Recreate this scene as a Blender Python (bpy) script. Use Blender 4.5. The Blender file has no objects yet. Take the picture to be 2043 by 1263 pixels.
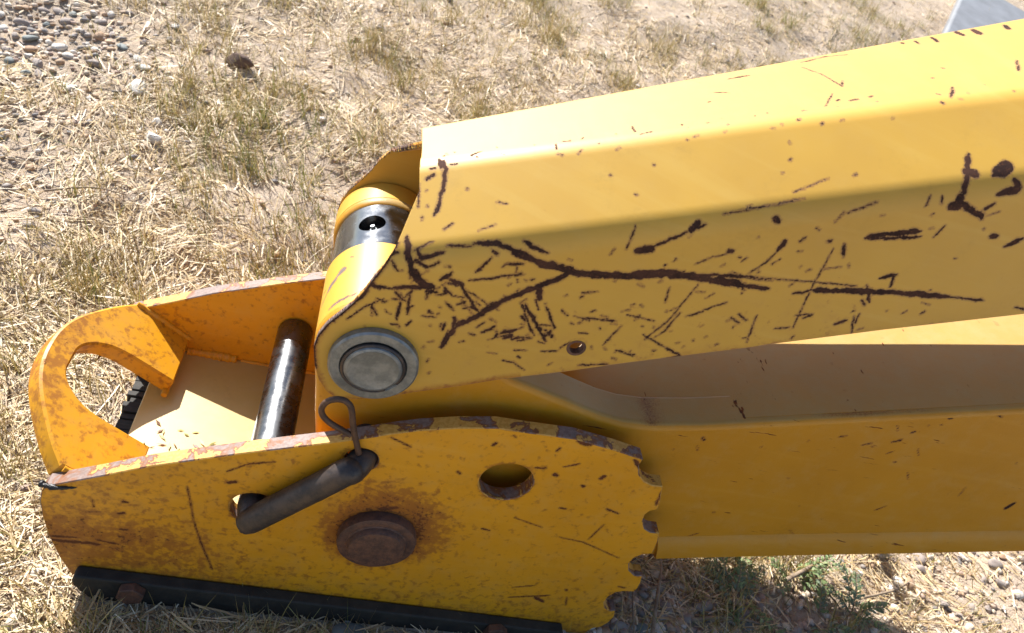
import bpy, bmesh, math, random
import numpy as np
from mathutils import Vector, Matrix
from bpy_extras.object_utils import world_to_camera_view

random.seed(7); rng = np.random.default_rng(7)
scene = bpy.context.scene
COL = scene.collection

# ------------------------------------------------------------------ camera
cam_d = bpy.data.cameras.new('camera')
cam = bpy.data.objects.new('camera', cam_d); COL.objects.link(cam); scene.camera = cam
C0 = Vector((-0.0690, -0.4641, 0.5662))
F = Vector((0.2537, 0.7746, -0.5793)).normalized()
R = Vector((0.9480, -0.0802, 0.3080)); R = (R - F * R.dot(F)).normalized(); U = R.cross(F)
cam.matrix_world = Matrix(((R.x, U.x, -F.x, C0.x), (R.y, U.y, -F.y, C0.y), (R.z, U.z, -F.z, C0.z), (0, 0, 0, 1)))
cam_d.sensor_width = 36; cam_d.lens = 36 * 1550 / 2043
cam_d.clip_start = 0.01; cam_d.clip_end = 500
cam_d.dof.use_dof = True; cam_d.dof.focus_distance = 0.76; cam_d.dof.aperture_fstop = 11

# ------------------------------------------------------------------ sky and sun
SUN = Vector((-0.3959, 0.6308, 0.6673)).normalized()
world = bpy.data.worlds.new('World'); scene.world = world; world.use_nodes = True
wn = world.node_tree.nodes; wl = world.node_tree.links
sky = wn.new('ShaderNodeTexSky'); sky.sky_type = 'NISHITA'; sky.sun_disc = False
sky.sun_elevation = math.asin(SUN.z); sky.sun_rotation = math.atan2(SUN.x, SUN.y)
wl.new(sky.outputs[0], wn['Background'].inputs[0]); wn['Background'].inputs[1].default_value = 0.078
sd = bpy.data.lights.new('sun', 'SUN'); sd.energy = 5.0; sd.angle = math.radians(0.53); sd.color = (1, .97, .92)
sun = bpy.data.objects.new('sun', sd); COL.objects.link(sun)
sun.rotation_euler = SUN.to_track_quat('Z', 'Y').to_euler(); sun.location = SUN * 5

scene.view_settings.view_transform = 'Standard'; scene.view_settings.look = 'None'
scene.view_settings.gamma = 1; scene.view_settings.use_curve_mapping = False
scene.view_settings.exposure = 1.2

# ------------------------------------------------------------------ measured outlines (metres; strokes: width mm, then points in 0.1 mm)
PLATE=[[-0.2536,-0.0624],[-0.2101,-0.0391],[-0.1701,-0.0167],[-0.0982,0.0162],[-0.0341,0.0433],[0.0014,0.0592],[0.0216,0.0691],[0.0436,0.0787],[0.0756,0.0893],[0.1087,0.097],[0.1359,0.0974],[0.1817,0.0993],[0.2223,0.0935],[0.2539,0.0872],[0.2537,0.0785],[0.259,0.0664],[0.268,0.0579],[0.2787,0.0542],[0.2891,0.0549],[0.292,0.0463],[0.2974,0.0301],[0.299,0.0207],[0.293,0.017],[0.2902,0.0099],[0.2922,0.0004],[0.2995,-0.0108],[0.3081,-0.015],[0.3177,-0.0148],[0.3222,-0.0269],[0.3243,-0.039],[0.3258,-0.0486],[0.3152,-0.0534],[0.3094,-0.0601],[0.3081,-0.0705],[0.3134,-0.0826],[0.3242,-0.0911],[0.3325,-0.0895],[0.3359,-0.1025],[0.337,-0.1133],[0.3359,-0.1205],[0.3248,-0.1215],[0.3161,-0.1252],[0.3108,-0.1343],[0.3104,-0.1467],[0.3149,-0.1563],[0.3235,-0.1621],[0.3301,-0.1599],[0.3338,-0.1731],[0.332,-0.1855],[0.3269,-0.1963],[0.3182,-0.2011],[0.3136,-0.212],[0.3138,-0.2256],[0.3212,-0.2395],[0.3081,-0.244],[0.0405,-0.2159],[-0.2258,-0.1972],[-0.2361,-0.1957],[-0.2461,-0.1688],[-0.2541,-0.1365],[-0.2585,-0.1067],[-0.2597,-0.085],[-0.2579,-0.0704]]
HOLES=[[-0.0823,-0.0568,0.0179],[0.0036,0.0303,0.0149],[0.1392,0.029,0.0257]]
SHELL=[[0.5582,-0.0368],[0.4366,-0.035],[0.3343,-0.0356],[0.3143,-0.0364],[0.2585,-0.0365],[0.2031,-0.0367],[0.1586,-0.0381],[0.1029,-0.0377],[0.0621,-0.0398],[0.0289,-0.0402],[0.0063,-0.0418],[-0.0226,-0.0404],[-0.0395,-0.0362],[-0.0456,-0.0273],[-0.0489,-0.013],[-0.0482,0.0048],[-0.0442,0.0236],[-0.0382,0.0345],[-0.028,0.045],[-0.0127,0.0555],[-0.0027,0.063],[0.0086,0.0737],[0.0173,0.0835],[0.0268,0.0936],[0.0346,0.1026],[0.0395,0.1099],[0.042,0.1166],[0.0495,0.1293],[0.0532,0.1372],[0.0559,0.1454],[0.0576,0.1524],[0.0591,0.1731],[0.0604,0.2261],[0.064,0.258]]
SHOLE=[0.1693,-0.0125,0.0075]
STROKES=[[3.81,967,1015,1141,1002,1237,944,1308,895],[6.19,1237,944,1308,895,1402,825,1532,734],[7.29,1503,774,1736,653,1936,598,2179,561,2444,533],[6.81,2444,533,2671,473,2882,398,3076,322],[3.89,3076,322,3291,260],[6.81,2179,586,2546,530],[3.16,2670,494,2961,442,3173,390],[1.22,3173,390,3386,339,3711,258,4020,177],[1.22,2958,481,3089,397,3303,339],[4.86,1676,662,1533,609,1387,556,1220,505,1093,460],[5.35,1427,537,1420,448],[5.24,1106,458,917,359,726,263],[4.76,726,263,648,178,577,63],[2.92,3491,179,3659,187],[5.35,3659,187,4052,119,4410,45,4847,-66],[2.92,4847,-66,5166,-157],[3.4,4105,177,4166,-20],[1.94,4093,18,4127,-42],[3.89,4200,228,4334,241],[2.43,4317,223,4308,119],[4.86,4001,650,4149,662,4434,649],[2.92,4012,644,4281,614,4446,599],[6.81,2207,794,2306,798],[3.16,2325,815,2492,875,2610,916,2729,947],[5.35,2620,921,2671,964],[1.22,2118,826,2196,1002],[3.16,1345,989,1435,915,1519,877],[1.94,1200,819,1326,800],[1.46,1140,718,1318,704],[3.4,1305,413,1363,231,1442,-4],[1.94,1275,431,1317,184,1351,67],[2.19,1466,362,1525,123],[1.94,1781,191,2034,116],[1.46,2129,169,2353,68],[1.22,2564,122,2443,-53,2358,-110],[1.46,2259,-66,2449,-241],[2.92,2449,-241,2586,-361],[0.85,2271,-125,2461,42,2697,393],[0.97,3760,584,3650,247,3544,-202],[3.89,3357,715,3316,644],[1.46,3316,644,3238,538,3105,446],[3.65,2920,684,2950,679],[1.94,3834,621,3857,496],[2.43,3696,666,3703,660],[1.7,2031,-202,2185,-301],[1.46,2076,62,1923,-126],[1.22,1392,-111,1532,-134],[1.22,3159,-299,3216,-9],[1.7,4059,-142,4075,-345],[1.46,4101,-135,4087,-232],[3.16,3908,-217,3991,-188],[1.46,2609,74,2757,105],[1.46,2756,119,2943,171],[1.7,3546,-61,3699,-71],[1.94,3617,-106,3690,-84],[1.46,3388,-185,3509,-190],[5.83,5178,399,5305,455],[4.86,5039,518,5073,508],[1.7,4554,577,4619,675],[2.19,5478,-276,5563,-312],[2.19,3061,30,3134,-51],[1.7,3000,-2,3071,-69],[0.97,3689,395,3854,396],[0.97,2469,402,2433,250],[1.46,1156,-204,1235,-307],[3.89,1081,139,1210,159],[2.92,1097,80,1162,98],[1.46,1328,43,1199,35],[1.7,1597,301,1636,242],[1.94,4646,-221,4673,-197],[1.7,1698,-324,1964,-354],[2.19,2275,-391,2587,-367],[1.22,3031,569,3069,601],[1.7,3515,728,3480,697],[0.97,2822,650,2902,662],[1.22,2664,600,2802,653],[0.97,3282,507,3339,548],[3.17,804,1752,818,1663,786,1523,733,1374,686,1282],[3.8,766,1782,780,1669],[3.48,663,1597,717,1626],[2.06,696,1681,738,1683],[1.58,595,1563,572,1368],[4.43,469,1131,464,1013,473,867],[6.97,463,883,538,715,611,688],[3.8,307,731,611,684],[3.17,151,790,305,718],[2.22,337,965,361,882,398,877],[3.8,538,953,641,964,732,980],[2.85,590,880,684,909],[3.17,511,944,590,880],[3.48,737,749,820,688,865,533,916,406],[3.96,672,743,772,808],[1.9,888,710,1056,701,1213,712,1316,701],[1.43,811,524,872,378],[1.9,1185,824,1325,811],[2.69,1344,994,1510,875],[2.38,1097,948,1131,918],[1.11,-112,482,70,590,210,634],[1.9,679,528,732,435],[1.43,764,1027,951,998],[3.8,120,827,204,734],[1.58,274,625,373,592],[1.58,159,642,205,610],[2.22,306,1020,383,1023],[0.95,346,663,400,521],[4.12,4,650,100,734],[1.58,1029,1772,1105,1825],[1.27,854,1698,906,1698],[1.58,962,1471,968,1467],[0.95,1179,1329,1254,1305],[0.63,1015,1114,1146,1145],[0.95,596,1280,595,1260],[1.1,2869,1008,3494,1052],[1.1,3822,903,4042,958],[0.55,3426,1111,3710,1190],[4.4,4805,1249,4755,1107,4683,919],[6.59,4738,1110,4801,1082],[5.71,4683,919,4649,852],[4.84,4622,856,4731,847,4799,796,4903,697],[8.35,4632,851,4676,854],[11.43,4946,1054,5085,1112],[5.71,4969,901,5144,930],[5.28,5098,991,5124,953],[1.76,4539,936,4542,882],[3.52,4908,791,4961,825],[1.32,4004,2645,4236,2674,4440,2642],[0.88,3977,2560,4077,2385,4136,2148],[0.88,4193,2236,4134,2132],[0.88,3868,1859,4007,2042],[1.76,2330,1949,2336,1828],[1.32,2363,1780,2460,1800],[1.76,3991,1925,4016,1938],[1.54,4083,1900,4153,1908],[1.54,4254,1920,4283,1928],[3.52,4979,2673,4990,2664],[2.86,5105,2659,5107,2613],[3.08,5272,2671,5275,2598],[4.4,5528,2679,5545,2628],[5.71,5681,2670,5691,2613],[3.96,5982,2646,5970,2607],[2.2,4929,1908,4828,1767],[1.98,5655,2146,5550,2007],[1.98,4737,1720,4743,1711],[1.54,3052,2605,3060,2597],[1.32,3023,2207,3043,2209],[0.88,3111,2376,3231,2320],[0.88,1695,1795,1693,1721],[0.88,1697,1673,1731,1658],[1.98,2070,1441,2073,1437],[1.98,2236,1251,2244,1246],[0.88,4450,956,4421,878],[4.84,3263,924,3281,904],[0.88,1754,1823,1826,1809],[1.54,3300,2580,3500,2580],[1.76,3356,708,3320,637],[3.08,3707,667,3719,661],[3.96,2923,691,2943,679],[1.76,3595,801,3617,777],[2.64,3844,614,3857,490]]
PSTROKES=[[1.14,-1386,-373,-1293,-888],[1.63,-1293,-888,-1209,-1199,-1073,-1622],[1.31,-1073,-101,-899,43,-688,118],[4.24,-2533,-1411,-2105,-1407],[3.26,-2531,-1357,-2297,-1336],[0.98,-2162,-737,-2155,-836],[0.98,-2220,-926,-2105,-902],[3.59,-1947,-894,-1903,-872],[2.61,-1929,-1126,-1869,-1127],[3.26,-1906,-708,-1877,-714],[3.59,-1045,-250,-988,-226],[2.94,-2135,-1331,-1940,-1374],[1.49,2489,-392,2555,-128],[1.49,225,651,419,566],[0.93,2188,-419,2457,-449,2931,-635],[0.93,1637,-207,1956,-301],[2.98,2486,114,2633,66],[0.93,1995,-1370,2215,-1291],[1.68,2012,-1560,2449,-1440],[4.47,2290,-1509,2420,-1585],[1.68,1846,615,1974,686],[1.86,1600,546,1682,559],[2.98,1121,752,1139,782],[1.86,1708,805,1721,848],[4.1,2253,533,2270,566],[4.85,332,-342,508,-289],[1.86,1261,915,1286,895],[2.98,2106,398,2130,389],[2.61,2581,-1299,2598,-1315],[1.49,2647,-1443,2692,-1595],[2.98,911,337,939,315],[4.1,1803,492,1826,483],[2.24,2022,31,2084,29],[1.86,1376,-437,1452,-454],[1.86,3143,-1135,3219,-1148],[2.24,1141,977,1285,980],[3.73,1845,970,1987,949],[3.73,2459,850,2581,736],[2.61,2913,484,2946,275]]
ASTROKES=[[2.27,2421,1006,2641,999],[2.68,2704,1028,2845,1032],[1.65,2958,1073,3047,1073],[2.68,3212,967,3236,942],[1.65,4574,1296,4640,1326],[1.65,4882,1241,4961,1291],[2.68,5157,1351,5246,1403],[1.44,5069,1578,5120,1514],[2.89,5286,1521,5308,1542],[1.65,5221,1190,5267,1233],[1.24,5502,1334,5579,1238],[1.86,5666,332,5752,425],[1.44,5631,983,5712,881],[1.65,6471,762,6456,903],[4.54,7192,693,7223,793],[1.44,3793,-530,3883,-454],[1.44,4892,-190,5071,-329],[4.13,5985,-44,6047,-91],[2.68,3813,-782,3899,-906],[4.95,5488,1850,5549,1805],[1.65,5240,1783,5355,1795],[2.06,7206,124,7638,191],[1.24,5154,-352,5584,-286],[1.86,3871,-83,3886,-87],[0.83,5719,-319,5780,-389],[1.86,5508,1695,5523,1693],[1.65,5389,1652,5404,1647],[1.24,3798,1283,3946,1347],[1.44,4482,1546,4597,1588],[1.86,3856,976,3859,992],[1.24,3212,845,3244,790],[1.86,4291,1169,4299,1167],[1.65,2991,748,2998,747],[1.44,4388,607,4397,606],[1.86,5379,1095,5397,1089],[1.65,6738,1382,6762,1371],[2.48,7552,-35,7723,20],[2.06,6673,-190,6738,-198],[1.24,5921,-197,5991,-175],[1.65,6399,-60,6481,-52],[1.65,6976,36,7137,61],[2.06,5000,1252,5017,1250],[1.86,5399,1835,5454,1830],[2.06,6019,1951,6073,1934],[1.65,5826,1936,5852,1936],[1.24,3961,-712,3993,-698],[1.65,2285,1173,2296,1167],[1.44,2731,1179,2744,1171]]
HANDLE=[[-0.0845,-0.014,-0.0625],[-0.0563,-0.014,-0.0289],[-0.0265,-0.014,0.0061],[-0.0085,-0.014,0.0281]]
CLIP=[[-0.0007,-0.004,0.0429],[-0.0083,-0.004,0.0641],[-0.0128,-0.004,0.0789],[-0.0164,-0.004,0.0934],[-0.0198,-0.004,0.1004],[-0.0258,-0.004,0.1044],[-0.033,-0.004,0.1033],[-0.0386,-0.004,0.0984],[-0.0408,-0.004,0.0895],[-0.0374,-0.004,0.0812],[-0.0296,-0.004,0.0743],[-0.0193,-0.004,0.0686],[-0.0118,-0.004,0.0646]]

def make_section():
    # near part polyline of the bent sheet: list of (v, kind) breakpoints; near wall v=b (b from -.033)
    return dict(B0=.098,CH=.077,CA=np.radians(34),R=.028)
def sec_at(S,u,v):
    B0,CH,CA,R=S['B0'],S['CH'],S['CA'],S['R']
    th1=np.pi/2-CA; th2=CA
    T1=R*np.tan(th1/2);T2=R*np.tan(th2/2)
    yt0=.022+CH*np.cos(CA); bt=B0+CH*np.sin(CA)
    v1=B0-T1; a1=R*th1; v2=v1+a1; v3=v2+CH-T1-T2; v4=v3+R*th2
    if v<=v1: return .022,v
    if v<=v2:
        t=(v-v1)/R; return .022+R*(1-np.cos(t)), v1+R*np.sin(t)
    if v<=v3:
        d=v-v2+T1; return .022+d*np.cos(CA), B0+d*np.sin(CA)
    if v<=v4:
        t=(v-v3)/R; d=CH-T2; y0=.022+d*np.cos(CA); b0=B0+d*np.sin(CA)
        # rotate from angle CA to 0
        return y0+R*(np.sin(CA)-np.sin(CA-t)), b0+R*(np.cos(CA-t)-np.cos(CA))
    f=min(max((u-.06)/.55,-.2),2.2)
    yb=yt0+T2; yt=.150+.075*f; yw=.240+.004*max(f,0)
    W=.09; q=(v-v4)/W
    if q<=1: return yb+(yt-yb)*q, bt
    L=.09; q=(v-v4-W)/L
    if q<=1:
        return yt+(yw-yt)*q, bt-(bt-(B0-T1))*q
    return yw, (B0-T1)-(v-v4-W-L)

# ------------------------------------------------------------------ object helpers
def tag(o, label=None, cat=None, group=None, kind=None):
    if label: o['label'] = label
    if cat: o['category'] = cat
    if group: o['group'] = group
    if kind: o['kind'] = kind
    return o
def empty(name, loc, label, cat, group=None):
    o = bpy.data.objects.new(name, None); COL.objects.link(o); o.location = loc; o.empty_display_size = .05
    bpy.context.view_layer.update()
    return tag(o, label, cat, group)
def obj(name, verts, faces, mats, parent=None, smooth=35, attrs=None, midx=None):
    me = bpy.data.meshes.new(name)
    me.from_pydata([tuple(v) for v in verts] if not isinstance(verts, np.ndarray) else verts.tolist(), [], faces)
    return finish(name, me, mats, parent, smooth, attrs, midx)
def finish(name, me, mats, parent=None, smooth=35, attrs=None, midx=None):
    for m in (mats if isinstance(mats, (list, tuple)) else [mats]): me.materials.append(m)
    if midx is not None: me.polygons.foreach_set('material_index', np.asarray(midx, dtype=np.int32))
    if smooth:
        me.polygons.foreach_set('use_smooth', np.ones(len(me.polygons), dtype=bool))
        if smooth < 180: me.set_sharp_from_angle(angle=math.radians(smooth))
    for k, a in (attrs or {}).items():
        a = np.asarray(a, dtype=np.float32)
        if a.ndim == 1:
            at = me.attributes.new(k, 'FLOAT', 'POINT'); at.data.foreach_set('value', a)
        else:
            at = me.attributes.new(k, 'FLOAT_COLOR', 'POINT'); at.data.foreach_set('color', np.c_[a, np.ones(len(a))].astype(np.float32).ravel())
    me.update()
    o = bpy.data.objects.new(name, me); COL.objects.link(o)
    if parent:
        o.parent = parent; o.matrix_parent_inverse = parent.matrix_world.inverted()
    return o
def quick_mesh(name, V, Q, mats, parent=None, smooth=180, attrs=None):
    """numpy verts (n,3) and quads/tris (m,k)"""
    me = bpy.data.meshes.new(name); k = Q.shape[1]
    me.vertices.add(len(V)); me.vertices.foreach_set('co', V.astype(np.float32).ravel())
    me.loops.add(Q.size); me.loops.foreach_set('vertex_index', Q.astype(np.int32).ravel())
    me.polygons.add(len(Q)); me.polygons.foreach_set('loop_start', np.arange(0, Q.size, k, dtype=np.int32))
    me.update(calc_edges=True)
    return finish(name, me, mats, parent, smooth, attrs)
def bevel(o, w, seg=2, ang=40):
    b = o.modifiers.new('bevel', 'BEVEL'); b.width = w; b.segments = seg; b.limit_method = 'ANGLE'; b.angle_limit = math.radians(ang)
    return o
def box(name, x0, x1, y0, y1, z0, z1, mat, parent=None, bev=0):
    v = [(x, y, z) for z in (z0, z1) for y in (y0, y1) for x in (x0, x1)]
    f = [(0, 2, 3, 1), (4, 5, 7, 6), (0, 1, 5, 4), (2, 6, 7, 3), (0, 4, 6, 2), (1, 3, 7, 5)]
    o = obj(name, v, f, mat, parent)
    if bev: bevel(o, bev)
    return o
def prism(name, poly, y0, y1, mat, parent=None, bev=0, seg=3):
    """poly: (x,z) outline counter-clockwise seen from -y"""
    n = len(poly); v = [(x, y0, z) for x, z in poly] + [(x, y1, z) for x, z in poly]
    area = sum(poly[i][0] * poly[(i + 1) % n][1] - poly[(i + 1) % n][0] * poly[i][1] for i in range(n))
    f = [list(range(n)), list(range(2 * n - 1, n - 1, -1))] + [[i, n + i, n + (i + 1) % n, (i + 1) % n] for i in range(n)]
    if area < 0: f = [q[::-1] for q in f]
    o = obj(name, v, f, mat, parent)
    if bev: bevel(o, bev, seg)
    return o
def lathe_y(name, prof, cx, cz, mat, parent=None, seg=56, wob=0, caps=True):
    """prof: list of (radius, y) from the front centre outwards to the back"""
    V = []; Fc = []
    for r, y in prof:
        for k in range(seg):
            a = 2 * math.pi * k / seg; rr = r * (1 + wob * math.sin(3 * a + 1) + wob * .6 * math.sin(7 * a))
            V.append((cx + rr * math.cos(a), y, cz + rr * math.sin(a)))
    for i in range(len(prof) - 1):
        for k in range(seg):
            k2 = (k + 1) % seg
            Fc.append((i * seg + k, i * seg + k2, (i + 1) * seg + k2, (i + 1) * seg + k))
    if caps and prof[0][0] > 1e-6: Fc.append(list(range(seg))[::-1])
    if caps and prof[-1][0] > 1e-6: Fc.append([(len(prof) - 1) * seg + k for k in range(seg)])
    Fc = [q[::-1] for q in Fc]
    return obj(name, V, Fc, mat, parent, smooth=32)
def catmull(P, n=6):
    P = [Vector(p) for p in P]; Q = [P[0] * 2 - P[1]] + P + [P[-1] * 2 - P[-2]]; out = []
    for i in range(1, len(Q) - 2):
        for k in range(n):
            t = k / n; a, b, c, d = Q[i - 1:i + 3]
            out.append(.5 * ((2 * b) + (c - a) * t + (2 * a - 5 * b + 4 * c - d) * t * t + (3 * b - a - 3 * c + d) * t ** 3))
    return out + [P[-1]]
def tube_data(P, rad, seg=12, wob=0, cap=True):
    V = []; Fc = []; n = len(P); up = None
    for i, p in enumerate(P):
        d = (P[min(i + 1, n - 1)] - P[max(i - 1, 0)]).normalized()
        if up is None:
            up = Vector((0, 0, 1)) if abs(d.z) < .9 else Vector((1, 0, 0))
        s = d.cross(up).normalized(); up = s.cross(d).normalized()
        r = rad(i / (n - 1)) if callable(rad) else rad
        for k in range(seg):
            a = 2 * math.pi * k / seg; rr = r * (1 + wob * random.uniform(-1, 1))
            V.append(p + (s * math.cos(a) + up * math.sin(a)) * rr)
    for i in range(n - 1):
        for k in range(seg):
            k2 = (k + 1) % seg; Fc.append((i * seg + k, i * seg + k2, (i + 1) * seg + k2, (i + 1) * seg + k))
    if cap:
        Fc.append(list(range(seg))[::-1]); Fc.append([(n - 1) * seg + k for k in range(seg)])
    return V, Fc
def tube(name, P, rad, mat, parent=None, seg=12, wob=0, smooth=45):
    V, Fc = tube_data([Vector(p) for p in P], rad, seg, wob)
    return obj(name, V, Fc, mat, parent, smooth=smooth)

# ------------------------------------------------------------------ flat sheet meshing: outline clipped by a grid
def inside(P, poly):
    x, y = P[:, 0], P[:, 1]; c = np.zeros(len(P), bool); n = len(poly)
    for i in range(n):
        x1, y1 = poly[i]; x2, y2 = poly[(i + 1) % n]
        if y1 == y2: continue
        m = ((y1 > y) != (y2 > y)) & (x < (x2 - x1) * (y - y1) / (y2 - y1) + x1)
        c ^= m
    return c
def clip(poly, ax, val, sgn):
    out = []; n = len(poly)
    for i in range(n):
        p, q = poly[i], poly[(i + 1) % n]
        dp, dq = sgn * (p[ax] - val), sgn * (q[ax] - val)
        if dp >= 0: out.append(p)
        if (dp > 0 and dq < 0) or (dp < 0 and dq > 0):
            t = dp / (dp - dq); o = [p[0] + (q[0] - p[0]) * t, p[1] + (q[1] - p[1]) * t]; o[ax] = val; out.append(tuple(o))
    return out
def keyhole(outer, holes):
    poly = [tuple(p) for p in outer]
    for h in holes:
        h = [tuple(p) for p in h]
        bi = min(((i, j) for i in range(len(poly)) for j in range(len(h))), key=lambda t: (poly[t[0]][0] - h[t[1]][0]) ** 2 + (poly[t[0]][1] - h[t[1]][1]) ** 2)
        i, j = bi
        poly = poly[:i + 1] + h[j:] + h[:j + 1] + poly[i:]
    return poly
def area2(p):
    return sum(p[i][0] * p[(i + 1) % len(p)][1] - p[(i + 1) % len(p)][0] * p[i][1] for i in range(len(p))) / 2
def grid_fill(poly, us, vs):
    us = np.asarray(us); vs = np.asarray(vs); nu, nv = len(us) - 1, len(vs) - 1
    mark = np.zeros((nu, nv), bool); n = len(poly); st = min(np.diff(us).min(), np.diff(vs).min()) * .3
    for i in range(n):
        p, q = np.array(poly[i]), np.array(poly[(i + 1) % n]); k = max(2, int(np.hypot(*(q - p)) / st) + 2)
        t = np.linspace(0, 1, k)[:, None]; s = p + (q - p) * t
        for e in (-1e-7, 1e-7):
            a = np.clip(np.searchsorted(us, s[:, 0] + e) - 1, 0, nu - 1)
            for e2 in (-1e-7, 1e-7):
                b = np.clip(np.searchsorted(vs, s[:, 1] + e2) - 1, 0, nv - 1); mark[a, b] = True
    cu = (us[:-1] + us[1:]) / 2; cvv = (vs[:-1] + vs[1:]) / 2
    A, B = np.meshgrid(cu, cvv, indexing='ij')
    ins = inside(np.c_[A.ravel(), B.ravel()], poly).reshape(nu, nv)
    idx = {}; V = []; Fc = []
    def vid(p):
        k = (round(p[0], 6), round(p[1], 6))
        if k not in idx: idx[k] = len(V); V.append(k)
        return idx[k]
    full = ins & ~mark
    gid = -np.ones((nu + 1, nv + 1), int)
    for i, j in zip(*np.nonzero(full)):
        q = []
        for a, b in ((i, j), (i + 1, j), (i + 1, j + 1), (i, j + 1)):
            if gid[a, b] < 0: gid[a, b] = vid((us[a], vs[b]))
            q.append(int(gid[a, b]))
        Fc.append(q)
    colcache = {}
    for i, j in zip(*np.nonzero(mark)):
        if i not in colcache: colcache[i] = clip(clip(poly, 0, us[i], 1), 0, us[i + 1], -1)
        c = colcache[i]
        if len(c) < 3: continue
        c = clip(clip(c, 1, vs[j], 1), 1, vs[j + 1], -1)
        if len(c) < 3 or abs(area2(c)) < 1e-11: continue
        q = []
        for p in c:
            k = vid(p)
            if not q or q[-1] != k: q.append(k)
        if len(q) > 1 and q[0] == q[-1]: q.pop()
        if len(q) >= 3 and len(set(q)) == len(q): Fc.append(q if area2(c) > 0 else q[::-1])
        elif len(set(q)) >= 3:
            s = list(dict.fromkeys(q)); Fc.append(s if area2(c) > 0 else s[::-1])
    return np.array(V), Fc
def fill_holes(outer, holes, us, vs):
    """holes: list of (cx, cz, half-arc function(side)) ; the sheet is split on vertical lines through the hole centres"""
    if not holes: return grid_fill(outer, us, vs)
    hs = sorted(holes, key=lambda h: h[0]); cuts = [None] + [h for h in hs] + [None]
    idx = {}; V = []; Fc = []
    for a, b in zip(cuts[:-1], cuts[1:]):
        poly = [tuple(p) for p in outer]; lo, hi = us[0], us[-1]
        if a: poly = clip(poly, 0, a[0], 1); lo = a[0]
        if b: poly = clip(poly, 0, b[0], -1); hi = b[0]
        for h, sd in ((a, 1), (b, -1)):
            if not h: continue
            n = len(poly); k = max((i for i in range(n) if poly[i][0] == h[0] and poly[(i + 1) % n][0] == h[0]), key=lambda i: abs(poly[i][1] - poly[(i + 1) % n][1]))
            p, q = poly[k], poly[(k + 1) % n]; arc = [(h[0] + sd * h[2] * math.sin(t), h[1] + h[2] * (h[3] if len(h) > 3 else 1) * math.cos(t)) for t in np.linspace(0, math.pi, 17)]
            arc[0] = (h[0], arc[0][1]); arc[-1] = (h[0], arc[-1][1])
            if p[1] < q[1]: arc = arc[::-1]
            poly = poly[:k + 1] + arc + poly[k + 1:]
        uu = np.unique(np.concatenate([[lo], us[(us > lo + 2e-4) & (us < hi - 2e-4)], [hi]]))
        v, f = grid_fill(poly, uu, vs)
        m = []
        for p in v:
            key = (round(p[0], 6), round(p[1], 6))
            if key not in idx: idx[key] = len(V); V.append(key)
            m.append(idx[key])
        Fc += [[m[i] for i in q] for q in f]
    return np.array(V), Fc
def inset(poly, d):
    n = len(poly); s = 1 if area2(poly) > 0 else -1; out = []
    for i in range(n):
        a, b, c = Vector(poly[i - 1]), Vector(poly[i]), Vector(poly[(i + 1) % n])
        n1 = Vector((-(b - a).y, (b - a).x)).normalized(); n2 = Vector((-(c - b).y, (c - b).x)).normalized()
        m = (n1 + n2); m = m.normalized() if m.length > 1e-6 else n1
        k = max(.5, m.dot(n1)); p = b + m * (s * d / k); out.append((p.x, p.y))
    return out
def circle(cx, cz, r, n=32): return [(cx + r * math.cos(2 * math.pi * k / n), cz + r * math.sin(2 * math.pi * k / n)) for k in range(n)]
def smooth_outline(P, keep=()):
    return P
def stroke_field(P, strokes):
    """P (n,2) metres -> 0 far from, .5 at the rim of, 1 deep inside a scratch"""
    best = np.full(len(P), .0045); rs = np.random.default_rng(11)
    for s in strokes:
        w = max(s[0] * .86, .8) / 2000; q = np.array(s[1:], float).reshape(-1, 2) / 10000
        pts = [q[0]]
        for a, b in zip(q[:-1], q[1:]):
            k = max(1, int(np.hypot(*(b - a)) / .0035)); pts += [a + (b - a) * (i + 1) / k for i in range(k)]
        pts = np.array(pts); n = len(pts); jit = min(.0007, w * .45)
        if n > 2: pts[1:-1] += rs.normal(0, jit * .7, (n - 2, 2))
        ww = w * (rs.uniform(.55, 1.25, n) if w < .0016 else rs.uniform(.8, 1.3, n))
        if n > 3: ww[0] *= .45; ww[-1] *= .45
        lo, hi = pts.min(0) - .008 - w, pts.max(0) + .008 + w
        m = np.nonzero((P[:, 0] > lo[0]) & (P[:, 0] < hi[0]) & (P[:, 1] > lo[1]) & (P[:, 1] < hi[1]))[0]
        if not len(m): continue
        p = P[m]
        for i in range(n - 1):
            a, b = pts[i], pts[i + 1]; d = b - a; L = max((d * d).sum(), 1e-12); t = np.clip(((p - a) @ d) / L, 0, 1)
            best[m] = np.minimum(best[m], np.hypot(*(p - a - t[:, None] * d).T) - (ww[i] + (ww[i + 1] - ww[i]) * t))
    return np.clip(.5 - best / .009, 0, 1)
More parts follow.
